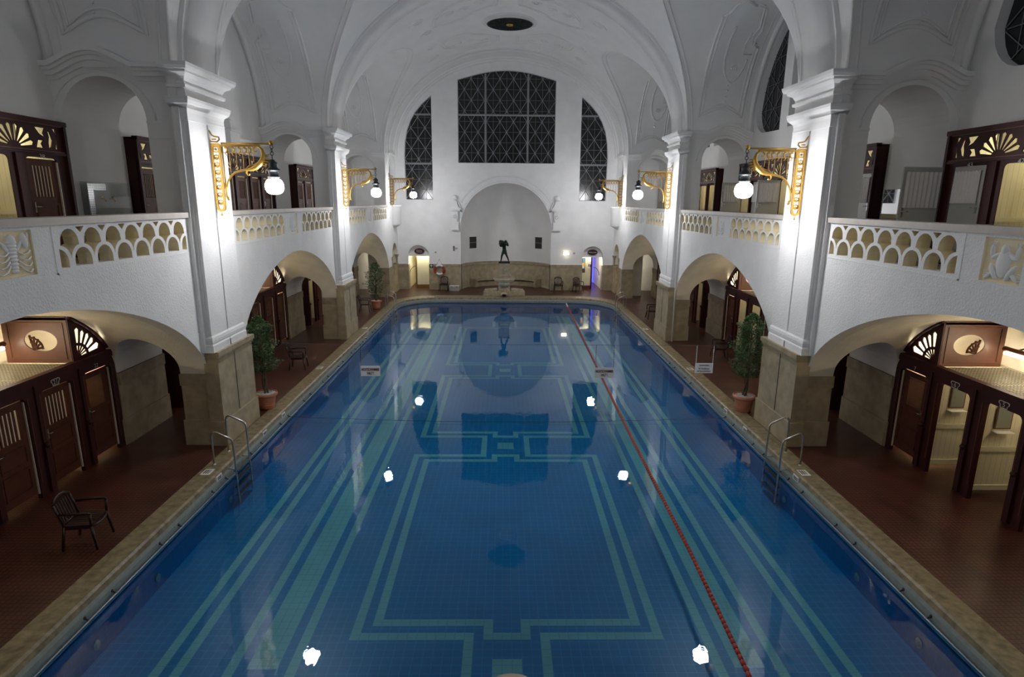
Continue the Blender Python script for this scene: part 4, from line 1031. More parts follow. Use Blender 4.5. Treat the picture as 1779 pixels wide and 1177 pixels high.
        for i in range(5):
            a0 = PI/2*(.04+.20*i); a1 = a0+PI/2*.145; am = (a0+a1)/2
            ra, rm, rb = reach(a0), reach(am), reach(a1); q = min(ra, rm, rb)
            if q > .40: holes.append([(cy+.34*math.cos(a0), cz+.30*math.sin(a0)), (cy+(q-.05)*math.cos(a0), cz+(q-.05)*math.sin(a0)), (cy+q*math.cos(am), cz+q*math.sin(am)), (cy+(q-.05)*math.cos(a1), cz+(q-.05)*math.sin(a1)), (cy+.34*math.cos(a1), cz+.30*math.sin(a1))])
            holes.append([(cy+.10*math.cos(a0), cz+.09*math.sin(a0)), (cy+.28*math.cos(a0), cz+.24*math.sin(a0)), (cy+.28*math.cos(a1), cz+.24*math.sin(a1)), (cy+.10*math.cos(a1), cz+.09*math.sin(a1))])
        mb = MB(); mb.plate([pts]+holes, x0-.012, x0+.012, YZ(s), 'wood')
        tp = pts[2:]
        mb.tube([(s*(x0-.04), y, z) for y, z in tp], .035, 'wood', 6); part(mb, 'fan_light', t_)
        mb = MB(); ov = [(9.70+.34*math.cos(2*PI*i/28), 2.80+.225*math.sin(2*PI*i/28)) for i in range(28)]
        zt = min(3.5, zv(ya)-.04)
        mb.plate([[(x0+.02, 2.33), (10.45, 2.33), (10.45, zt), (x0+.02, zt)], ov], ya, ya+.03, XZ(s), 'woodlight')
        for (o1, o2) in ((.10, .13),): mb.plate([[(x0+o1, 2.40), (10.36, 2.40), (10.36, zt-.1), (x0+o1, zt-.1)], [(x0+o2, 2.43), (10.33, 2.43), (10.33, zt-.13), (x0+o2, zt-.13)]], ya-.0, ya-.012+.0, XZ(s), 'woodlight')
        mb.box(*X(x0+.02, 10.45), ya-.0, ya+.04, zt-.05, zt+.02, 'woodlight')
        part(mb, 'oval_partition', t_)
        mb = MB()
        for i in range(5):
            a0 = PI*(.55+.1*i)
            mb.tube([(s*(9.95+.05*i*0-.1), ya-.01, 2.62), (s*(9.95+.30*math.cos(a0)), ya-.01, 2.62+.34*math.sin(a0)*.9)], .022, 'door', 6)
        for r in (.14, .24): mb.tube([(s*(9.90+r*math.cos(a)), ya-.01, 2.63+r*math.sin(a)) for a in [PI*(.5+.5*i/8) for i in range(9)]], .022, 'door', 6)
        part(mb, 'oval_tracery', t_)
    return t_
def lower_row(s, bay, n, kinds, nums):
    yf = BAYS[bay][1]-.02; sd = 'right' if s > 0 else 'left'; bn = ['nearest', 'second', 'farthest'][bay]
    for i in range(n):
        kd = kinds[i] if i < len(kinds) else kinds[-1]; nu = nums[i] if i < len(nums) else None
        desc = {'lattice': 'booth with lattice door', 'slat': 'booth with closed slatted door', 'mirror': 'open cream booth with mirror', 'open': 'open plain cream booth'}[kd]
        where = ('numbered %s, lower %s side' % (nu, sd)) if nu else '%s in the %s %s arcade' % (ORD[i]+(' from far end' if i else ''), bn, sd)
        booth(s, yf-1.215*i, kd, nu, desc+', '+where, end=(bay+1 if i == 0 else 0), last=(i == n-1), gr='changing booths under the arcades')
lower_row(1, 0, 5, ['lattice', 'mirror', 'mirror', 'mirror', 'mirror'], ['7', '6', '5'])
lower_row(-1, 0, 5, ['lattice', 'slat', 'slat', 'slat', 'slat'], ['22', '21'])
lower_row(1, 1, 7, ['lattice', 'open', 'open', 'slat', 'open', 'slat', 'open'], [])
lower_row(-1, 1, 7, ['lattice', 'slat', 'slat', 'slat', 'slat', 'open', 'slat'], [])
lower_row(1, 2, 7, ['slat', 'slat', 'slat', 'slat', 'slat', 'slat', 'open'], [])
lower_row(-1, 2, 7, ['slat', 'slat', 'slat', 'slat', 'slat', 'slat', 'open'], [])
for s in (1, -1):
    for k in range(3):
        yf = BAYS[k][1]
        # tube lamp over the middle booths and one above the end booth
        ya, yb = (yf-5.6, yf-1.42) if k == 0 else (yf-7.2, yf-1.6)
        if k == 2: yb = yf-1.6; ya = yf-8.4
        sd = 'right' if s > 0 else 'left'; bn = ['nearest', 'second', 'farthest'][k]
        t_ = thing('tube_lamp', 'long tube lamp in a brown housing above the booths of the %s %s arcade' % (bn, sd), 'lamp', (s*10.3, (ya+yb)/2, 2.7), 0, 'tube lamps above the booths')
        mb = MB(); mb.tube([(s*10.3, ya, 2.78), (s*10.3, yb, 2.78)], .055, 'woodlight', 10); part(mb, 'housing', t_)
        mb = MB(); mb.tube([(s*10.28, ya+.05, 2.70), (s*10.28, yb-.05, 2.70)], .032, 'tube' if k < 2 else 'tube2', 10); part(mb, 'tube', t_)
        mb = MB(); mb.tube([(s*10.3, ya+.3, 2.8), (s*10.68, ya+.3, 2.9)], .02, 'zinc', 6); part(mb, 'wall_arm', t_); mb = MB(); mb.tube([(s*10.3, yb-.3, 2.8), (s*10.68, yb-.3, 2.9)], .02, 'zinc', 6); part(mb, 'wall_arm', t_)
        t_ = thing('cell_lamp', 'short tube lamp inside the end booth of the %s %s arcade' % (bn, sd), 'lamp', (s*9.24, yf-.6, 2.2), 0, 'short lamps inside the end booths')
        mb = MB(); mb.tube([(s*9.24, yf-1.0, 2.21), (s*9.24, yf-.30, 2.21)], .028, 'tube3' if k < 2 else 'tube2', 10); part(mb, 'tube', t_)
        mb = MB(); mb.box(*sorted((s*9.155, s*9.25)), yf-.70, yf-.66, 2.23, 2.26, 'woodlight'); part(mb, 'wall_arm', t_)

# ------------------------------------------------------------------ cabins on the gallery
def cabin(s, ya, W, kinds, nums, label):
    x0 = 9.22; yb = ya+W; X = lambda p, q: tuple(sorted((s*p, s*q)))
    t_ = thing('gallery_cabin', label, 'cabin', (s*x0, (ya+yb)/2, FLR), 0, 'double cabins on the gallery')
    k_ = W/2.42; doors = [(yb-1.13*k_, yb-.32*k_), (yb-2.33*k_+.0, yb-1.53*k_)]
    top = 7.15
    fan = []; yc = (doors[0][0]+doors[1][1])/2; zc = 6.62
    for i in range(8):
        a0 = PI*(.045+.117*i); a1 = a0+.078*PI; am = (a0+a1)/2
        fan.append([(yc+.15*math.cos(a0), zc+.10*math.sin(a0)), (yc+.46*math.cos(a0), zc+.38*math.sin(a0)), (yc+.50*math.cos(am), zc+.42*math.sin(am)), (yc+.46*math.cos(a1), zc+.38*math.sin(a1)), (yc+.15*math.cos(a1), zc+.10*math.sin(a1))])
    for e in (-1, 1):
        fan.append([(yc+e*u, z) for u, z in ((.54, 6.64), (.72, 6.64), (.68, 6.72), (.74, 6.78), (.60, 6.78))])
        fan.append([(yc+e*u, z) for u, z in ((.55, 7.02), (.82, 7.02), (.76, 6.92), (.80, 6.84), (.66, 6.90))])
        fan.append([(yc+e*u, z) for u, z in ((.86, 6.64), (.94, 6.68), (.99, 6.80), (.94, 6.95), (.88, 7.0), (.90, 6.86), (.87, 6.76))])
        fan.append([(yc+e*u, z) for u, z in ((1.04, 6.64), (1.10, 6.64), (1.10, 6.86))]); fan.append([(yc+e*u, z) for u, z in ((1.02, 7.03), (1.10, 7.03), (1.10, 6.90))])
    fan = [[(yc+(y-yc)*k_, z) for y, z in h] for h in fan]
    mb = MB(); out = [(ya, FLR), (doors[1][0], FLR), (doors[1][0], 6.36)]
    for (a, b) in (doors[1], doors[0]):
        if (a, b) == doors[0]: out += [(a, FLR), (a, 6.36)]
        out += arc(a+.09, 6.36, .09, PI, PI/2, 4)[1:]+arc(b-.09, 6.36, .09, PI/2, 0, 4)+[(b, FLR)]
    out += [(yb, FLR), (yb, top), (ya, top)]
    mb.plate([out]+fan, x0-.012, x0+.012, YZ(s), 'wood')
    mb.box(*X(x0-.09, x0+.05), ya, yb, top-.06, top+.03, 'wood'); mb.box(*X(x0-.06, x0), ya, yb, 6.52, 6.56, 'wood')
    mb.box(*X(x0-.055, x0-.03), ya+.10, yb-.10, 7.07, 7.09, 'woodlight'); mb.box(*X(x0-.055, x0-.03), ya+.10, yb-.10, 6.57, 6.59, 'woodlight')
    mb.box(*X(x0-.07, x0), ya, ya+.07, FLR, top, 'wood'); mb.box(*X(x0-.07, x0), yb-.07, yb, FLR, top, 'wood'); mb.box(*X(x0-.06, x0), doors[1][1]+.12, doors[0][0]-.12, FLR, 6.5, 'wood')
    part(mb, 'front_frame', t_)
    mb = MB()
    for y in (ya+.012, (ya+yb)/2-.015, yb-.042): mb.box(*X(x0+.03, 10.6), y, y+.03, FLR, top, 'cream')
    mb.box(*X(10.58, 10.62), ya, yb, FLR, top, 'cream'); mb.box(*X(x0+.03, 10.6), ya, yb, top-.03, top, 'cream'); part(mb, 'partition', t_)
    mb = MB()
    for yy in ((ya+yb)/2-.05, yb-.07): mb = MB(); mb.box(*X(x0+.05, 10.55), yy, yy+.04, FLR+.92, FLR+1.02, 'creamtrim'); part(mb, 'rail_trim', t_)
    for yy in (ya-.0, yb-.012): mb = MB(); mb.box(*X(x0, 10.6), yy, yy+.012, FLR, top, 'wood'); part(mb, 'side_panel', t_)
    mb = MB()
    for yy in ((ya+yb)/2-W/4, (ya+yb)/2+W/4): mb.tube([(s*10.3, yy-.3, 6.98), (s*10.3, yy+.3, 6.98)], .03, 'tube2', 8)
    part(mb, 'ceiling_tube', t_)
    for (a, b), kd, nu in zip(doors, kinds, nums):
        if nu: part(text_mb(nu, .15, lambda u, v, w_: (s*(x0-.036), (a+b)/2-s*u, 6.47+v*.8), 'num'), 'number', t_)
        if kd == 'slat':
            door_leaf(t_, t_, s, x0+.03, a+.02, b-.0, FLR+.03, 6.42, 'slat')
            mb = MB(); mb.box(*X(x0-.02, x0+.01), b-.02, b+.006, FLR+.05, 6.38, 'slat'); part(mb, 'painted_gap_light', t_)  # pale strip paints the cabin light along the door gap
        elif kd == 'open':
            mb = MB(); mb.tube([(s*9.9, yb-.10 if b > (ya+yb)/2 else (ya+yb)/2-.06, 6.0), (s*9.9, b-.10, 5.96), (s*9.9, b-.14, 6.02)], .012, 'chrome', 6); part(mb, 'coat_hook', t_)
        elif kd in ('curtain', 'leaf'):
            # pale leaf with a curtain; either shut in the frame or swung out into the gallery
            if kd == 'curtain': c0 = Vector((s*(x0-.0), a-.0, 0)); dv = Vector((0, b-a-.0, 0)); nv = Vector((-s, 0, 0))
            else: c0 = Vector((s*(x0-.03), b, 0)); dv = Vector((-s*.80, -.10, 0)); nv = Vector((0, -1, 0))
            e1 = dv; 
            mb = MB(); mb.obox(c0+e1*.5+Vector((0, 0, (FLR+.03+6.45)/2)), e1*.5, nv*.022, (0, 0, (6.45-FLR-.03)/2), 'grey'); d = part(mb, 'door', t_)
            mb = MB(); rows = []
            for z in (6.36, 6.32, 6.0, 5.8, 5.72):
                rows.append([c0+e1*(.10+.84*i/40)+nv*(.045+(.008 if z > 6.25 else .022)*math.sin(i*1.15+.3*math.sin(i)))+Vector((0, 0, z)) for i in range(41)])
            mb.grid(rows, 'curtain'); mb.tube([c0+e1*.05+nv*.04+Vector((0, 0, 6.35)), c0+e1*.95+nv*.04+Vector((0, 0, 6.35))], .008, 'chrome', 6)
            subpart(mb, 'curtain', d, t_)
            mb = MB(); h = c0+e1*(.07 if kd == 'curtain' else .94)+nv*.03; mb.obox(h+Vector((0, 0, 5.62)), e1.normalized()*.02, nv*.008, (0, 0, .09), 'chrome'); mb.tube([h+Vector((0, 0, 5.64)), h+nv*.05+Vector((0, 0, 5.64)), h+nv*.05+e1.normalized()*(.09 if kd == 'curtain' else -.09)+Vector((0, 0, 5.64))], .011, 'chrome', 6)
            subpart(mb, 'handle', d, t_)
    return t_
def upper_row(s, far, W, n, spec, bn):
    sd = 'right' if s > 0 else 'left'
    for i in range(n):
        ks, ns = spec[i] if i < len(spec) else spec[-1]
        if ns[0]: lb = 'maroon double cabin numbered %s and %s on the %s gallery' % (ns[0], ns[1], sd)
        else: lb = 'maroon double cabin, %s of the %s %s gallery bay' % (ORD[i]+(' from the far end' if i else ''), bn, sd)
        cabin(s, far-W*(i+1), W, ks, ns, lb)
upper_row(-1, 13.0, 2.42, 3, [(('slat', 'open'), ('38', '37')), (('slat', 'slat'), (None, None)), (('slat', 'slat'), (None, None))], 'nearest')
upper_row(1, 13.0, 2.42, 3, [(('curtain', 'open'), ('43', '42')), (('curtain', 'open'), (None, None)), (('curtain', 'open'), (None, None))], 'nearest')
upper_row(-1, 24.30, 2.22, 4, [(('slat', 'slat'), (None, None)), (('slat', 'slat'), (None, None)), (('slat', 'slat'), (None, None)), (('slat', 'slat'), (None, None))], 'second')
upper_row(1, 24.30, 2.22, 4, [(('leaf', 'curtain'), (None, None)), (('curtain', 'leaf'), (None, None)), (('curtain', 'open'), (None, None)), (('open', 'curtain'), (None, None))], 'second')
upper_row(-1, 34.3, 2.45, 3, [(('slat', 'slat'), (None, None)), (('slat', 'slat'), (None, None)), (('slat', 'slat'), (None, None))], 'farthest')
upper_row(1, 34.3, 2.45, 3, [(('leaf', 'leaf'), (None, None)), (('open', 'leaf'), (None, None)), (('leaf', 'open'), (None, None))], 'farthest')
# the loose pale leaf that stands out from cabin 43
t_ = thing('swung_out_door', 'pale door leaf with white curtain standing out into the right gallery beside cabin 43', 'door', (9.1, 12.95, FLR))
mb = MB(); mb.box(8.30, 9.12, 12.93, 12.97, FLR+.03, 6.46, 'grey'); part(mb, 'leaf', t_)
mb = MB(); mb.grid([[(8.34+.74*i/40, 12.90+.018*math.sin(i*1.2), z) for i in range(41)] for z in (6.36, 5.9, 5.62)], 'curtain'); part(mb, 'curtain', t_)
mb = MB(); mb.box(8.35, 8.39, 12.915, 12.93, 5.42, 5.62, 'chrome'); mb.tube([(8.37, 12.92, 5.54), (8.37, 12.86, 5.54), (8.46, 12.86, 5.54)], .012, 'chrome', 6); part(mb, 'handle', t_)
# left gallery: screen and ball finial above the cabins
mb = MB(); mb.box(-9.5, -9.28, 21.0, 24.36, 7.15, 7.66, 'smooth'); mb.box(-9.52, -9.22, 21.0, 24.36, 7.64, 7.72, 'smooth')
mb.box(-9.56, -9.16, 20.75, 21.45, 7.15, 7.86, 'smooth'); mb.box(-9.62, -9.10, 20.70, 21.5, 7.86, 7.93, 'smooth')
mb.lathe([(.24, 0), (.19, .12), (.15, .26), (.19, .30), (.1, .34)], (-9.36, 21.1, 7.93), 'smooth', 4, PI/4, PI/4+2*PI, smooth=False); mb.ball((-9.36, 21.1, 8.42), .17, 'smooth', 18)
struct(mb, 'trim_left_cabin_screen')
# taps with a glass guard on the wall of the passage
t_ = thing('wall_taps', 'two small brass taps on the white wall of the left gallery passage', 'taps', (-9.38, 14.25, 5.6))
for y in (14.15, 14.48):
    mb = MB(); mb.tube([(-9.40, y, 5.66), (-9.30, y, 5.66), (-9.27, y, 5.61)], .016, 'gold', 8); mb.ball((-9.33, y, 5.70), .025, 'gold', 8); part(mb, 'tap', t_)
for s, lb in ((-1, 'clear glass pane with painted tile reflection on the left gallery passage wall'), (1, 'clear glass pane with painted tile reflection on the right gallery passage wall')):
    t_ = thing('glass_guard', lb, 'glass pane', (s*9.2, 14.3, FLR))
    mb = MB(); mb.grid([[(s*9.295, 13.55, z), (s*9.295, 15.1, z)] for z in (FLR, 6.04)], 'glass', False); part(mb, 'pane', t_)
    mb = MB(); mb.plate([[(13.58, 5.25), (13.76, 5.25), (13.76, 5.86), (14.20, 5.86), (14.20, 6.0), (13.58, 6.0)]], 9.275, 9.288, YZ(s), 'blockrefl')  # gridded strip paints the glass-block reflection onto the pane
    part(mb, 'painted_reflection', t_)
    mb = MB(); mb.grid([[(s*9.29, 13.53, z), (s*9.39, 13.53, z)] for z in (FLR, 6.04)], 'glass', False); part(mb, 'side_pane', t_)

# ------------------------------------------------------------------ chairs
def chair(label, x, y, rz):
    t_ = thing('armchair', label, 'chair', (0, 0, 0), 0, 'brown plastic armchairs')
    mb = MB()
    for i in range(7): yy = -.21+.07*i; mb.obox((.02, yy, .425), (.21, 0, -.0), (0, .031, 0), (0, 0, .010), 'chair')
    mb.tube([(.22, -.24, .41), (.255, -.12, .40), (.265, 0, .395), (.255, .12, .40), (.22, .24, .41)], .022, 'chair', 6); mb.box(-.20, .22, -.25, -.21, .37, .42, 'chair'); mb.box(-.20, .22, .21, .25, .37, .42, 'chair'); mb.box(-.22, -.18, -.22, .22, .37, .42, 'chair')
    mb.build('seat', t_)
    mb = MB()
    for i in range(6): yy = -.16+.064*i; mb.obox((-.262, yy, .62), (.006, 0, 0), (0, .017, 0), (-.05, 0, .19), 'chair')
    mb.tube([(-.315, -.23, .80), (-.34, -.12, .865), (-.345, 0, .885), (-.34, .12, .865), (-.315, .23, .80)], .032, 'chair', 8, ell=.6); mb.tube([(-.22, -.2, .45), (-.22, .2, .45)], .02, 'chair', 6)
    for e in (-1, 1): mb.tube([(-.20, e*.22, .40), (-.25, e*.23, .60), (-.315, e*.23, .80)], .022, 'chair', 6)
    mb.build('backrest', t_)
    for e in (-1, 1):
        mb = MB(); mb.tube([(-.24, e*.25, .645), (.0, e*.27, .655), (.20, e*.27, .655), (.235, e*.265, .63)], .024, 'chair', 6, ell=.7); mb.tube([(.225, e*.265, .63), (.215, e*.255, .42)], .022, 'chair', 6); mb.build('armrest', t_)
        mb = MB(); mb.tube([(.21, e*.25, .43), (.265, e*.275, .0)], [.026, .02], 'chair', 6); mb.build('leg', t_)
        mb = MB(); mb.tube([(-.20, e*.235, .42), (-.265, e*.26, .0)], [.026, .02], 'chair', 6); mb.build('leg', t_)
    t_.location = (x, y, 0); t_.rotation_euler = (0, 0, rz); return t_
proto = chair('brown slatted armchair alone on the dark floor near the left booths', -7.17, 9.17, math.radians(8))
def place(label, x, y, rz):
    c = copy_tree(proto); c.location = (x, y, 0); c.rotation_euler = (0, 0, math.radians(rz)); c['label'] = label
place('brown armchair between the left potted tree and the second left plinth', -7.2, 19.9, 8)
place('brown armchair behind the far left potted tree', -7.35, 30.7, 5)
place('brown armchair behind the hanging sign on the right floor', 7.95, 21.5, 172)
place('brown armchair half hidden behind the far right plinth', 7.30, 29.2, 178)
place('brown armchair under the life ring by the back wall', -3.98, 38.18, -92)
place('left one of two brown armchairs at the right back wall', 3.40, 38.15, -88)
place('right one of two brown armchairs, next to the right back doorway', 4.66, 38.05, -70)

# ------------------------------------------------------------------ potted trees
def tree(label, x, y, h0, h1, wr, lean, pr, seed, n=2400):
    t_ = thing('potted_tree', label, 'plant', (x, y, 0.012)); R_ = random.Random(seed)
    mb = MB(); k = pr/.29; mb.lathe([(.001, 0), (.185*k, 0), (.20*k, .02), (.245*k, .34*k), (.245*k, .36*k), (.29*k, .365*k), (.30*k, .40*k), (.295*k, .45*k), (.265*k, .455*k), (.25*k, .42*k)], (0, 0, 0), 'terra', 32); mb.lathe([(.21*k, .1*k), (.222*k, .115*k), (.214*k, .13*k)], (0, 0, 0), 'terra', 32); mb.build('pot', t_)
    mb = MB(); mb.lathe([(.001, .43*k), (.255*k, .425*k)], (0, 0, 0), 'gravel', 24)
    for i in range(90):
        a = R_.uniform(0, 2*PI); r = .23*k*math.sqrt(R_.random()); mb.ball((r*math.cos(a), r*math.sin(a), .432*k), R_.uniform(.010, .018), 'gravel', 5)
    mb.build('gravel', t_)
    mb = MB()
    for q in range(3):
        ph = q*2.1; pts = []
        for i in range(12):
            f = i/11; z = .40*k+(h0+.35-.40*k)*f; pts.append((.045*math.cos(ph+f*5)+lean*f, .045*math.sin(ph+f*5), z))
        mb.tube(pts, [.030-.012*i/11 for i in range(12)], 'bark', 7)
    for q in range(16):
        a = R_.uniform(0, 2*PI); z = R_.uniform(h0+.1, h1-.3); mb.tube([(lean, 0, z-.15), (lean+.5*wr*math.cos(a), .5*wr*math.sin(a), z+.1), (lean+.85*wr*math.cos(a), .85*wr*math.sin(a), z+.2)], [.014, .009, .004], 'bark', 5)
    mb.tube([(lean, 0, h0), (lean, 0, h1-.2)], [.025, .008], 'bark', 6)
    mb.build('trunk', t_)
    mb = MB()
    for i in range(n):
        f = R_.random(); z = h0+(h1-h0)*f
        env = math.sin(PI*min(1, max(0, (f*.92+.08)))**.75)**.55*wr*(1+.22*math.sin(f*19+seed)+.12*math.sin(f*41))
        a = R_.uniform(0, 2*PI); r = env*(R_.random()**.42)*(1+.18*math.sin(3*a+f*9))
        c = Vector((lean+r*math.cos(a), r*math.sin(a), z)); L_ = R_.uniform(.035, .062)
        d = Vector((math.cos(a)+R_.uniform(-.8, .8), math.sin(a)+R_.uniform(-.8, .8), R_.uniform(-.9, .5))).normalized(); sd_ = d.cross(Vector((R_.uniform(-1, 1), R_.uniform(-1, 1), 1))).normalized()*L_*.42
        nrm = d.cross(sd_).normalized()*L_*.12; b = len(mb.v)
        mb.v += [tuple(c), tuple(c+d*L_*.5+sd_+nrm), tuple(c+d*L_), tuple(c+d*L_*.5-sd_+nrm), ]
        mb.face((b, b+1, b+2, b+3), 'leaf')
    mb.build('foliage', t_)
tree('tall potted fig tree beside the near left plinth', -6.72, 15.85, 1.05, 2.62, .40, -.06, .29, 5, 4200)
tree('tall potted fig tree beside the near right plinth', 6.58, 15.72, 1.0, 2.78, .44, .03, .30, 11, 4800)
tree('potted fig tree beyond the second left plinth', -6.95, 31.6, .85, 2.45, .50, .0, .28, 21, 3200)

# ------------------------------------------------------------------ pool ladders
def ladder(s, ya, yb, label):
    t_ = thing('pool_ladder', label, 'ladder', (s*6.3, (ya+yb)/2, 0), 0, 'steel pool ladders')
    for y, h_ in ((ya, 0), (yb, .12)):
        mb = MB(); pts = [(s*6.47, y+.03, .0), (s*6.465, y+.03, .66+h_), (s*6.45, y+.03, .72+h_), (s*6.41, y+.03, .755+h_), (s*6.35, y+.02, .76+h_), (s*6.08, y, .64+h_), (s*6.03, y, .605+h_), (s*6.005, y, .55+h_), (s*6.00, y, .40), (s*5.99, y, -.30), (s*5.98, y, -.88)]
        mb.tube(pts, .021, 'steel', 10); mb.lathe([(.04, .012), (.035, .022), (.02, .03)], (s*6.47, y+.03, .0), 'steel', 12)
        mb.tube([(s*5.995, y, -.08), (s*6.16, y, -.08)], .014, 'steel', 8); part(mb, 'side_rail', t_)
    for z in (-.13, -.33, -.52, -.71):
        mb = MB(); mb.box(*sorted((s*5.95, s*6.05)), ya, yb, z-.012, z+.012, 'dsteel'); part(mb, 'step', t_)
ladder(-1, 12.15, 12.85, 'steel ladder at the near left edge of the pool')
ladder(1, 12.15, 12.85, 'steel ladder at the near right edge of the pool')
ladder(-1, 31.6, 32.2, 'steel ladder at the far left edge of the pool')
ladder(1, 31.6, 32.2, 'steel ladder at the far right edge of the pool')

# ------------------------------------------------------------------ ropes, cable, hanging signs
t_ = thing('lane_rope', 'red float line running down the right half of the pool', 'lane rope', (3.2, 20, -.27))
ctl = [(3.62, 35.25), (3.50, 30), (3.38, 24.1), (3.28, 19), (3.19, 14.1), (3.14, 9.2), (3.05, 6.4), (3.02, 5.0)]
def lr(y):
    for p, q in zip(ctl[:-1], ctl[1:]):
        if q[1] <= y <= p[1]: return p[0]+(q[0]-p[0])*(p[1]-y)/(p[1]-q[1])
    return ctl[-1][0]
mb = MB(); mb.tube([(x, y, -.27) for x, y in ctl], .008, 'white', 5); mb.tube([(3.62, 35.25, -.27), (3.66, 35.33, -.15)], .012, 'dsteel', 5); part(mb, 'cord', t_)
mb = MB(); y = 33.9
while y > 5.0:
    x = lr(y); mb.tube([(x, y+.045, -.275), (x, y+.028, -.275), (x, y-.028, -.275), (x, y-.045, -.275)], [.016, .034, .034, .016], 'rope', 8); y -= .10
part(mb, 'red_floats', t_)['kind'] = 'stuff'
mb = MB(); y = 35.1
while y > 33.95: x = lr(y); mb.tube([(x, y+.045, -.275), (x, y+.028, -.275), (x, y-.028, -.275), (x, y-.045, -.275)], [.016, .034, .034, .016], 'white', 8); y -= .10
part(mb, 'white_floats', t_)['kind'] = 'stuff'
mb = MB(); mb.tube([(6.10*(-1+2*i/16), 15.75-.25*math.sin(PI*i/16), -.22-.04*math.sin(PI*i/16)) for i in range(17)], .005, 'zinc', 5)
tag(mb.build('divider_line'), 'thin dark line stretched straight across the pool just over the water', 'line')
mb = MB(); mb.tube([(-6.68, 15.0, 2.06), (6.68, 15.0, 2.06)], .003, 'zinc', 5)
tag(mb.build('sign_cable'), 'thin steel cable stretched over the pool between the near plinths, carrying three signs', 'cable')
def hanging(x, zt, wd, ht, lines, label, m_, tilt=0):
    t_ = thing('hanging_sign', label, 'sign', (x, 15.0, zt))
    mb = MB(); mb.box(-wd/2, wd/2, -.006, .006, -ht, 0, 'board'); mb.build('board', t_)
    mb = MB()
    for (txt, size, dz, sx_) in lines: mb.merge(text_mb(txt, size, lambda u, v, w_: (u, -.010, dz+v), m_, sx=sx_, fat=.0035 if m_ == 'ink' else .001))
    mb.build('lettering', t_)
    for e in (-1, 1):
        mb = MB(); n = int((2.06-zt)/.03)
        for i in range(n):
            z = (i+.5)*(2.06-zt)/n; d = i % 2
            mb.box(e*wd*.47-(.009 if d else .004), e*wd*.47+(.009 if d else .004), -(.004 if d else .009), (.004 if d else .009), z-.016, z+.016, 'white' if x > 4 else 'dsteel')
        mb.build('chain', t_)
hanging(-3.61, 1.475, .50, .275, [('NICHTSCHWIMMER', .098, -.10, .53), ('HALT !', .098, -.20, .60)], 'white hanging board reading NICHTSCHWIMMER HALT on the left over the water', 'ink')
hanging(2.51, 1.45, .50, .275, [('NICHTSCHWIMMER', .098, -.10, .53), ('HALT !', .098, -.20, .60)], 'white hanging board reading NICHTSCHWIMMER HALT in front of the red float line', 'ink')
hanging(5.13, 1.585, .47, .27, [('Schwimmbahn', .062, -.055, .72), ('für Schulklassen', .062, -.145, .72), ('und Sportschwimmer', .062, -.215, .68)], 'white hanging board for school classes and sport swimmers, over the right pool edge', 'inkb')

# ------------------------------------------------------------------ small plates on the coping
def plate_top(x, y, label, ln=.28):
    t_ = thing('edge_plate', label, 'plate', (x, y, .013), 0, 'white plates on the pool edge'); mb = MB(); mb.box(-.10, .10, -ln/2, ln/2, 0, .006, 'white'); mb.build('plate', t_)
    mb = MB()
    for i in range(3): mb.box(-.055+.045*i-.012, -.055+.045*i+.012, -ln*.32, ln*.32, .006, .008, 'inkb' if i < 2 else 'frame')
    mb.build('print', t_)
def plate_face(s, y, label, ln=.24):
    x = s*(PX+.045); t_ = thing('edge_plate', label, 'plate', (x, y, -.07), 0, 'white plates on the pool edge'); mb = MB(); mb.box(-.012, .012, -ln/2, ln/2, -.055, .055, 'white'); mb.build('plate', t_)
    mb = MB()
    for i in range(2): mb.box(*sorted((-s*.012, -s*.016)), -ln*.34, ln*.34, -.03+.035*i, -.012+.035*i, 'inkb')
    mb.build('print', t_)
for (x, y, w_) in ((-6.43, 11.80, 'left pool edge beside the near ladder'), (-6.48, 19.9, 'left pool edge before the second armchair'), (-6.42, 26.5, 'left pool edge at the second plinth'), (6.36, 11.80, 'right pool edge beside the near ladder'), (6.40, 19.95, 'right pool edge under the hanging sign'), (6.38, 26.6, 'right pool edge at the second plinth')):
    plate_top(x, y, 'small white plate on top of the '+w_)
for (s, y, w_) in ((-1, 11.72, 'left pool edge beside the near ladder'), (-1, 14.2, 'left pool edge below the near plinth'), (-1, 15.5, 'left pool edge below the potted tree'), (-1, 25.9, 'left pool edge near the second plinth'), (1, 11.72, 'right pool edge beside the near ladder'), (1, 14.5, 'right pool edge below the near plinth'), (1, 15.9, 'right pool edge below the potted tree')):
    plate_face(s, y, 'white plate on the inner face of the '+w_)
for (x, w_) in ((-4.45, 'left'), (4.40, 'right')):
    t_ = thing('edge_plate', 'small white printed plate on the far pool edge, %s one' % w_, 'plate', (x, PY1+.2, .013), 0, 'white plates on the pool edge'); mb = MB(); mb.box(-.12, .12, -.10, .10, 0, .006, 'white'); mb.build('plate', t_)
    mb = MB(); mb.box(-.08, .08, -.05, .05, .006, .008, 'frame'); mb.build('print', t_)

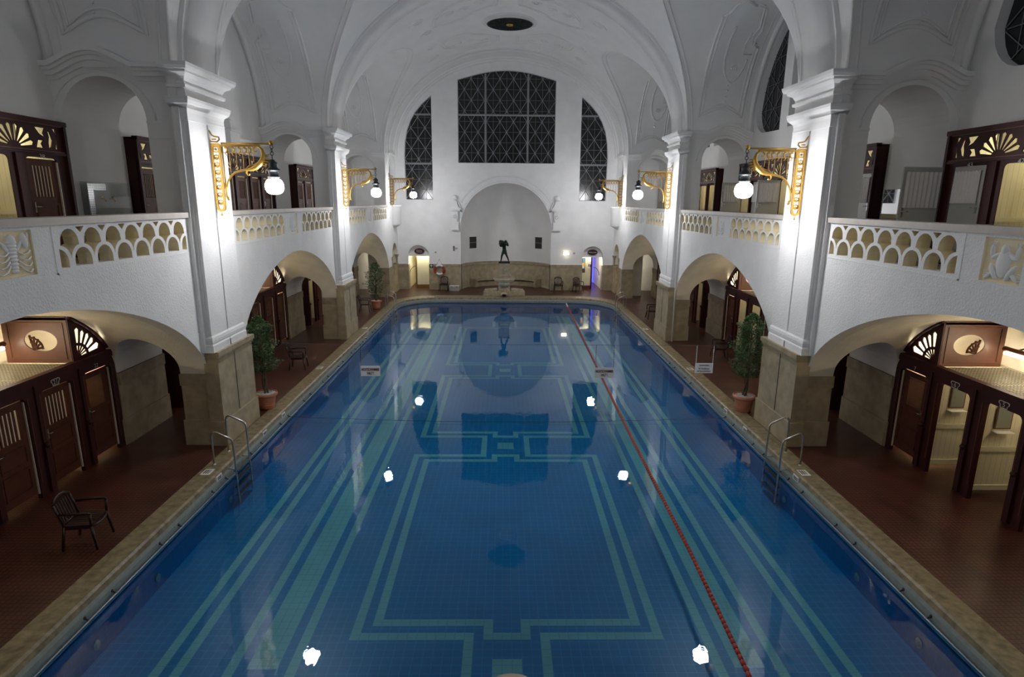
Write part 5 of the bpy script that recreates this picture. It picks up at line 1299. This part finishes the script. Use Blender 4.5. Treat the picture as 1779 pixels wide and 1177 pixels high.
# ------------------------------------------------------------------ things at the back wall
t_ = thing('life_ring', 'red and white life ring hanging on the back wall left of the fountain', 'life ring', (-4.29, YB-.14, 1.30))
for q in range(4):
    a0 = PI/4+PI/2*q; mb = MB(); mb.tube([(.29*math.cos(a), 0, .29*math.sin(a)) for a in [a0+PI/2*i/10 for i in range(11)]], .075, 'white' if q % 2 == 0 else 'red', 12)
    mb.build('white_segment' if q % 2 == 0 else 'red_segment', t_)
mb = MB(); mb.tube([(-.24, .02, .26), (0, .06, .66), (.24, .02, .26)], .008, 'frame', 5); mb.ball((0, .06, .66), .02, 'zinc', 8); mb.build('cord', t_)
mb = MB(); mb.tube([(.22, -.0, -.28), (.27, -.02, -.36), (.24, -.02, -.44), (.32, -.02, -.50), (.28, .0, -.58)], .016, 'red', 6); mb.build('line_tail', t_)
t_ = thing('storage_box', 'low pale box with two lids by the back wall left of the niche', 'box', (-3.32, 38.35, 0))
mb = MB(); mb.box(-.32, .32, -.16, .16, 0, .27, 'grey'); mb.build('body', t_)
for e in (-1, 1): mb = MB(); mb.box(e*.165-.15, e*.165+.15, -.175, .17, .27, .32, 'white'); mb.box(e*.165-.04, e*.165+.04, -.18, -.17, .24, .28, 'black'); mb.build('lid', t_)
t_ = thing('wall_light', 'small lit rectangular wall light right of the niche', 'lamp', (3.90, YB-.05, 2.38))
mb = MB(); mb.box(-.20, .20, 0, .045, -.09, .09, 'white'); mb.build('housing', t_)
mb = MB(); mb.box(-.17, .17, -.10, 0, -.07, .07, 'wlight'); mb.build('shade', t_)
for x, w_ in ((-4.53, 'right of the left doorway'), (4.42, 'left of the right doorway')):
    t_ = thing('wall_switch_box', 'small grey box on the back wall '+w_, 'box', (x, YB-.03, 2.41)); mb = MB(); mb.box(-.05, .05, 0, .03, -.05, .05, 'frame'); mb.build('case', t_); mb = MB(); mb.box(-.03, .03, -.01, 0, -.03, .03, 'grey'); mb.build('cover', t_)
t_ = thing('wall_gauge', 'small dark instrument with a red spot on the back wall left of the niche', 'gauge', (-3.35, YB-.04, 2.67)); mb = MB(); mb.box(-.05, .05, 0, .04, -.16, .16, 'frame'); mb.build('case', t_)
mb = MB(); mb.box(-.03, .03, -.01, 0, .05, .12, 'red'); mb.build('red_spot', t_); mb = MB(); mb.box(.05, .24, 0, .02, -.03, .05, 'grey'); mb.build('side_plate', t_)
t_ = thing('first_aid_sign', 'small dark green sign with a white cross beside the left back doorway', 'sign', (-4.82, YB-.07, 1.55)); mb = MB(); mb.box(-.13, .13, 0, .015, -.11, .11, 'signgreen'); mb.build('board', t_)
mb = MB(); mb.box(-.08, .08, -.004, 0, -.025, .025, 'white'); mb.box(-.025, .025, -.004, 0, -.08, .08, 'white'); mb.build('white_cross', t_)
for e, w_ in ((-1, 'left'), (1, 'right')):
    t_ = thing('wall_vent', 'black square vent high in the niche, %s of the statue' % w_, 'vent', (e*2.22, YB+1.60, 2.95)); t_.rotation_euler = (0, 0, -e*math.radians(38))
    mb = MB(); mb.box(-.28, .28, -.04, .03, -.38, .38, 'black'); mb.build('grille', t_)
    mb = MB(); mb.box(-.28, .28, -.055, -.04, -.02, .02, 'frame'); mb.box(-.30, -.28, -.05, .03, -.40, .40, 'smooth'); mb.box(.28, .30, -.05, .03, -.40, .40, 'smooth'); mb.box(-.30, .30, -.05, .03, .38, .40, 'smooth'); mb.box(-.30, .30, -.05, .03, -.40, -.38, 'smooth'); mb.build('vent_frame', t_)
# white down-pipe in the angle of the second right pilaster
mb = MB(); mb.tube([(6.88, 24.08, .02), (6.88, 24.08, 5.22)], .03, 'white', 8); mb.tube([(6.88, 24.08, 5.22), (6.89, 24.10, 5.26)], .03, 'white', 8)
tag(mb.build('down_pipe'), 'thin white vertical pipe on the near side of the second right pilaster', 'pipe')
